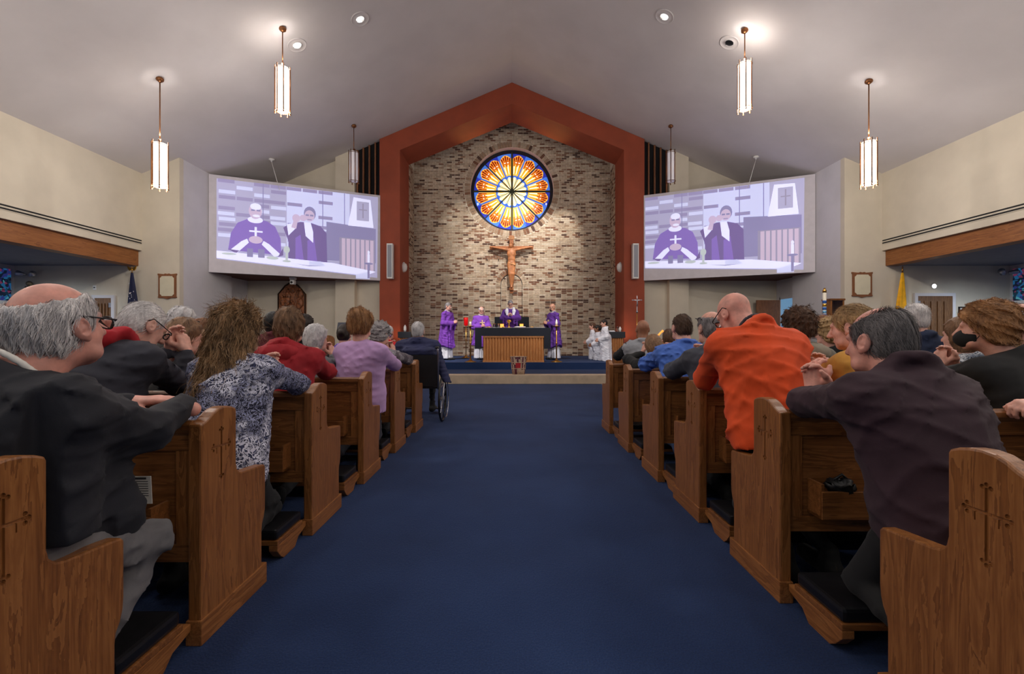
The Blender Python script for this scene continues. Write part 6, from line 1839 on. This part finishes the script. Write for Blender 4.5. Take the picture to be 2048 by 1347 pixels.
# ------------------------------------------------------------------ clergy and servers
def chas(label, px, Y, top_py, yaw, hair, style, kind='vestment_purple', arms='fold', hemz=.42, beard=None, glasses=None, skin='skin_fair', pitch=8, tyaw=None, sc=1.0, curve=.9, group=None, seed=70):
    x = W(px, 0, Y).x; ztop = W(0, top_py, Y).z
    ty = math.radians(yaw if tyaw is None else tyaw); fwd = vec(-math.sin(ty), math.cos(ty), 0); rt = vec(math.cos(ty), math.sin(ty), 0)
    Hc_ = vec(x, Y, ztop - .125) + fwd * .05
    N_ = Hc_ - fwd * .05 - vec(0, 0, .175); P_ = N_ - vec(0, 0, .52) - fwd * .02
    kw = {}
    if arms == 'fold':
        kw = dict(eL=N_ - rt * .27 + fwd * .04 - vec(0, 0, .36), eR=N_ + rt * .27 + fwd * .04 - vec(0, 0, .36), wL=N_ - rt * .06 + fwd * .27 - vec(0, 0, .36), wR=N_ + rt * .06 + fwd * .27 - vec(0, 0, .36), handmode=fwd * .8 + vec(0, 0, .35))
    else:
        kw = dict(eL=N_ - rt * .26 + fwd * .10 - vec(0, 0, .28), eR=N_ + rt * .26 + fwd * .10 - vec(0, 0, .28), wL=N_ - rt * .07 + fwd * .30 - vec(0, 0, .26), wR=N_ + rt * .07 + fwd * .30 - vec(0, 0, .26), handmode=vec(0, 0, 1) + fwd * .1)
    p = person(label, Hc_, yaw=yaw, tyaw=tyaw, pitch=pitch, N=N_, pel=P_, sw=.19, b=1.1, base=PH, robe=dict(hem=hemz, alb='alb_white', flare=.30, curve=curve), top=kind, topname='chasuble', collar=False, collarmat='alb_white', hair=hair, style=style, skin=skin, eyes=True,
               beard=beard, glasses=glasses, h=.016, hh=.009, fold=.007, ffreq=22, seed=seed, group=group, **kw)
    # white cuffs of the alb and gold orphrey cross
    for s, W_, E_ in ((-1, kw['wL'], kw['eL']), (1, kw['wR'], kw['eR'])):
        c = Field(); c.cap(E_ * .45 + W_ * .55, W_ - (W_ - E_) / np.linalg.norm(W_ - E_) * .005, .05, .046, .01); c.cap(W_ * .9 + E_ * .1, W_ * .8 + E_ * .2 - vec(0, 0, .10), .045, .03, .03)
        np_obj('cuff', [c.mesh(.014)], 'alb_white', p)
    return p, N_, fwd, rt
def gold_cross(p, N_, fwd, rt, dz, w=.11, hgt=.17, m_='gold', out=.165):
    c = N_ + fwd * out - vec(0, 0, dz); m = MB()
    def bar(a, b, cc, d):
        pts = [c + rt * a + vec(0, 0, cc), c + rt * b + vec(0, 0, cc), c + rt * b + vec(0, 0, d), c + rt * a + vec(0, 0, d)]
        m.prism([tuple(q) for q in pts], tuple(fwd * .03))
    bar(-.016, .016, -hgt * .6, hgt * .4); bar(-w / 2, w / 2, -.015, .015)
    m.build('embroidered_cross', m_, p)
mat('pale_gold', (222, 196, 150), .5, .3, var=.1)
p, n_, fw_, rt_ = chas('grey-haired priest in purple chasuble standing at the side, hands folded', 894, 14.55, 605, -118, 'hair_grey', 'short', hemz=.36, skin='skin_fair', curve=1.2, seed=71)
p, n_, fw_, rt_ = chas('bald bespectacled deacon in purple dalmatic with gold cross, behind the altar', 962, 14.7, 613, -164, 'hair_white', 'fringe', hemz=.40, glasses=True, seed=72)
gold_cross(p, n_, fw_, rt_, .22, .16, .2, 'pale_gold')
p, n_, fw_, rt_ = chas('celebrant priest with grey hair and white stole praying at the middle of the altar', 1021, 14.62, 600, 178, 'hair_grey', 'short', 'vestment_dark', arms='raise', pitch=22, glasses=True, seed=73)
for s in (-1, 1):
    pts = [n_ + rt_ * s * .10 + fw_ * -.02 + vec(0, 0, .03), n_ + rt_ * s * .115 + fw_ * .12 - vec(0, 0, .06), n_ + rt_ * s * .09 + fw_ * .185 - vec(0, 0, .24)]
    q = Field(); bone(q, pts, [.05, .055, .03], .03); np_obj('white_lapel', [q.mesh(.014)], 'alb_white', p)
gold_cross(p, n_, fw_, rt_, .16, .07, .10, 'white_cloth', .19)
p, n_, fw_, rt_ = chas('bearded bald priest in dark purple chasuble standing beside the burning candle', 1107, 14.75, 607, 122, None, 'short', 'vestment_dark', hemz=.36, beard='hair_dark', glasses=True, skin='skin_tan', curve=1.2, seed=74)
gold_cross(p, n_, fw_, rt_, .26, .06, .09, 'pale_gold', .2)
# kneeling altar servers
def server(label, px, py, Y, hair, style, yaw, seed, skin='skin_kid'):
    Hc_ = np.array(W(px, py, Y)); ty = math.radians(yaw); fwd = vec(-math.sin(ty), math.cos(ty), 0); rt = vec(math.cos(ty), math.sin(ty), 0)
    N_ = Hc_ - fwd * .04 - vec(0, 0, .15); P_ = N_ - vec(0, 0, .42) - fwd * .03
    p = person(label, Hc_, yaw=yaw, pitch=10, N=N_, pel=P_, sw=.145, b=.86, hs=.92, base=PH, eL=N_ - rt * .19 + fwd * .02 - vec(0, 0, .27), eR=N_ + rt * .19 + fwd * .02 - vec(0, 0, .27), wL=N_ - rt * .03 + fwd * .18 - vec(0, 0, .36), wR=N_ + rt * .03 + fwd * .18 - vec(0, 0, .36), handmode=fwd + vec(0, 0, -.3),
               robe=dict(hem=.0, flare=.20, curve=0, n=9, spread=.07), top='alb_white', topname='alb', legs=False, collar=True, hair=hair, style=style, skin=skin, eyes=True, h=.016, hh=.009, fold=.005, seed=seed, group='altar servers kneeling on the platform')
    t2 = Field(); zb = PH + .075                                        # skirt of the alb spread behind over the calves
    t2.cap(vec(P_[0], P_[1], zb + .06), vec(P_[0], P_[1], zb) - fwd * .26, .12, .07, .08); t2.post.append(lambda Fv, P: np.maximum(Fv + .01 * np.sin(P[:, 0] * 40 + P[:, 1] * 60), PH + .004 - P[:, 2]))
    np_obj('alb_skirt', [t2.mesh(.018)], 'alb_white', p)
server('kneeling altar server girl with long brown hair in white alb, next to the brick wall', 1184, 652, 14.90, 'hair_brown', 'ponytail', 88, 81)
server('kneeling smaller altar server with dark hair in white alb between two others', 1194, 657, 14.42, 'hair_dark', 'ponytail', 92, 82, 'skin_brown')
server('kneeling altar server boy with short dark hair in white alb by the credence table', 1208, 646, 13.94, 'hair_dark', 'short', 96, 83)

# ------------------------------------------------------------------ the large crucifix
cx0 = W(1023, 0, 17.45).x; S_ = 17.45 / F
zt3, zb3, zbar = W(0, 470, 17.45).z, W(0, 586, 17.45).z, W(0, 494, 17.45).z
cr = thing('crucifix', 'large carved wooden crucifix hanging on the brick wall below the rose window', 'crucifix', (cx0, 17.5, zb3))
MB().prism([(cx0 - .065, 17.56, zb3), (cx0 + .065, 17.56, zb3), (cx0 + .075, 17.56, zt3), (cx0 - .075, 17.56, zt3)], (0, -.09, 0)).build('upright', 'cross_wood', cr, bevel=.006)
MB().prism([(cx0 - .84, 17.57, zbar - .07), (cx0 + .84, 17.57, zbar - .07), (cx0 + .84, 17.57, zbar + .05), (cx0 - .84, 17.57, zbar + .05)], (0, -.09, 0)).build('crossbar', 'cross_wood', cr, bevel=.006)
MB().box((cx0 - .11, 17.46, zt3 - .16), (cx0 + .11, 17.48, zt3 - .03)).build('title_board', 'altar_wood', cr, bevel=.004)
MB().box((cx0 - .08, 17.40, zb3 + .12), (cx0 + .08, 17.48, zb3 + .22)).build('foot_rest', 'cross_wood', cr, bevel=.006)
MB().tube([(cx0, 17.64, zt3 - .05), (cx0, 17.57, zt3 - .05)], .02, 8).build('hanger', 'dark_bronze', cr)
cf = Field(); y = 17.40
zn = zbar - .06
cf.ell((cx0 - .015, y - .03, zn + .10), (.075, .085, .10), None, .02); cf.cap((cx0, y, zn + .02), (cx0, y, zn - .05), .045, .05, .03)
cf.cap((cx0 - .15, y, zn - .05), (cx0 + .15, y, zn - .05), .05, None, .05)
cf.ell((cx0, y, zn - .20), (.17, .105, .19), None, .05); cf.ell((cx0, y, zn - .40), (.14, .10, .14), None, .05); cf.ell((cx0, y, zn - .56), (.15, .10, .11), None, .05)
for s in (-1, 1):
    bone(cf, [(cx0 + s * .17, y, zn - .05), (cx0 + s * .44, y + .02, zn + .01), (cx0 + s * .72, y + .04, zn + .06)], [.05, .038, .026], .02)
    cf.ell((cx0 + s * .77, y + .045, zn + .065), (.055, .02, .028), None, .015)
    bone(cf, [(cx0 + s * .065, y, zn - .62), (cx0 + s * .055 , y - .05, zn - .98), (cx0 + s * .025, y + .01, zn - 1.36)], [.10, .07, .045], .03)
    cf.cap((cx0 + s * .02, y + .01, zn - 1.36), (cx0 + s * .012, y - .03, zn - 1.47), .034, .026, .02)
cf.ell((cx0, y + .0, zn - .56), (.13, .10, .13), None, .03)
mat('carved_flesh', (186, 120, 76), .5, var=.15, vscale=9, bump=.2, bscale=30)
np_obj('corpus', [cf.mesh(.014)], 'carved_flesh', cr)
lc = Field(); lc.ell((cx0, y, zn - .60), (.145, .108, .085), None, .03); lc.cap((cx0 - .10, y - .07, zn - .56), (cx0 + .11, y - .08, zn - .64), .03, .045, .03); lc.post.append(folds(3, .006, (.3, 0, 1), 60, .3))
np_obj('loincloth', [lc.mesh(.012)], mat('carved_cloth', (200, 140, 92), .6, var=.1), cr)
hr = Field(); hr.ell((cx0 - .015, y + .0, zn + .135), (.088, .085, .085), None, .02); hr.cap((cx0 - .07, y + .0, zn + .1), (cx0 - .08, y - .01, zn - .02), .035, .02, .02); hr.cap((cx0 + .06, y, zn + .1), (cx0 + .06, y - .01, zn - .02), .035, .02, .02)
np_obj('hair', [hr.mesh(.012)], 'carved_wood', cr)
for sx in (-.95, -.5, .56, 1.0):      # little dark wall hooks either side
    o = MB().box((cx0 + sx - .012, YW - .03, W(0, 519, 17.6).z - .03), (cx0 + sx + .012, YW, W(0, 519, 17.6).z + .05)).build('wall_hook', 'black_slot', wall_b)
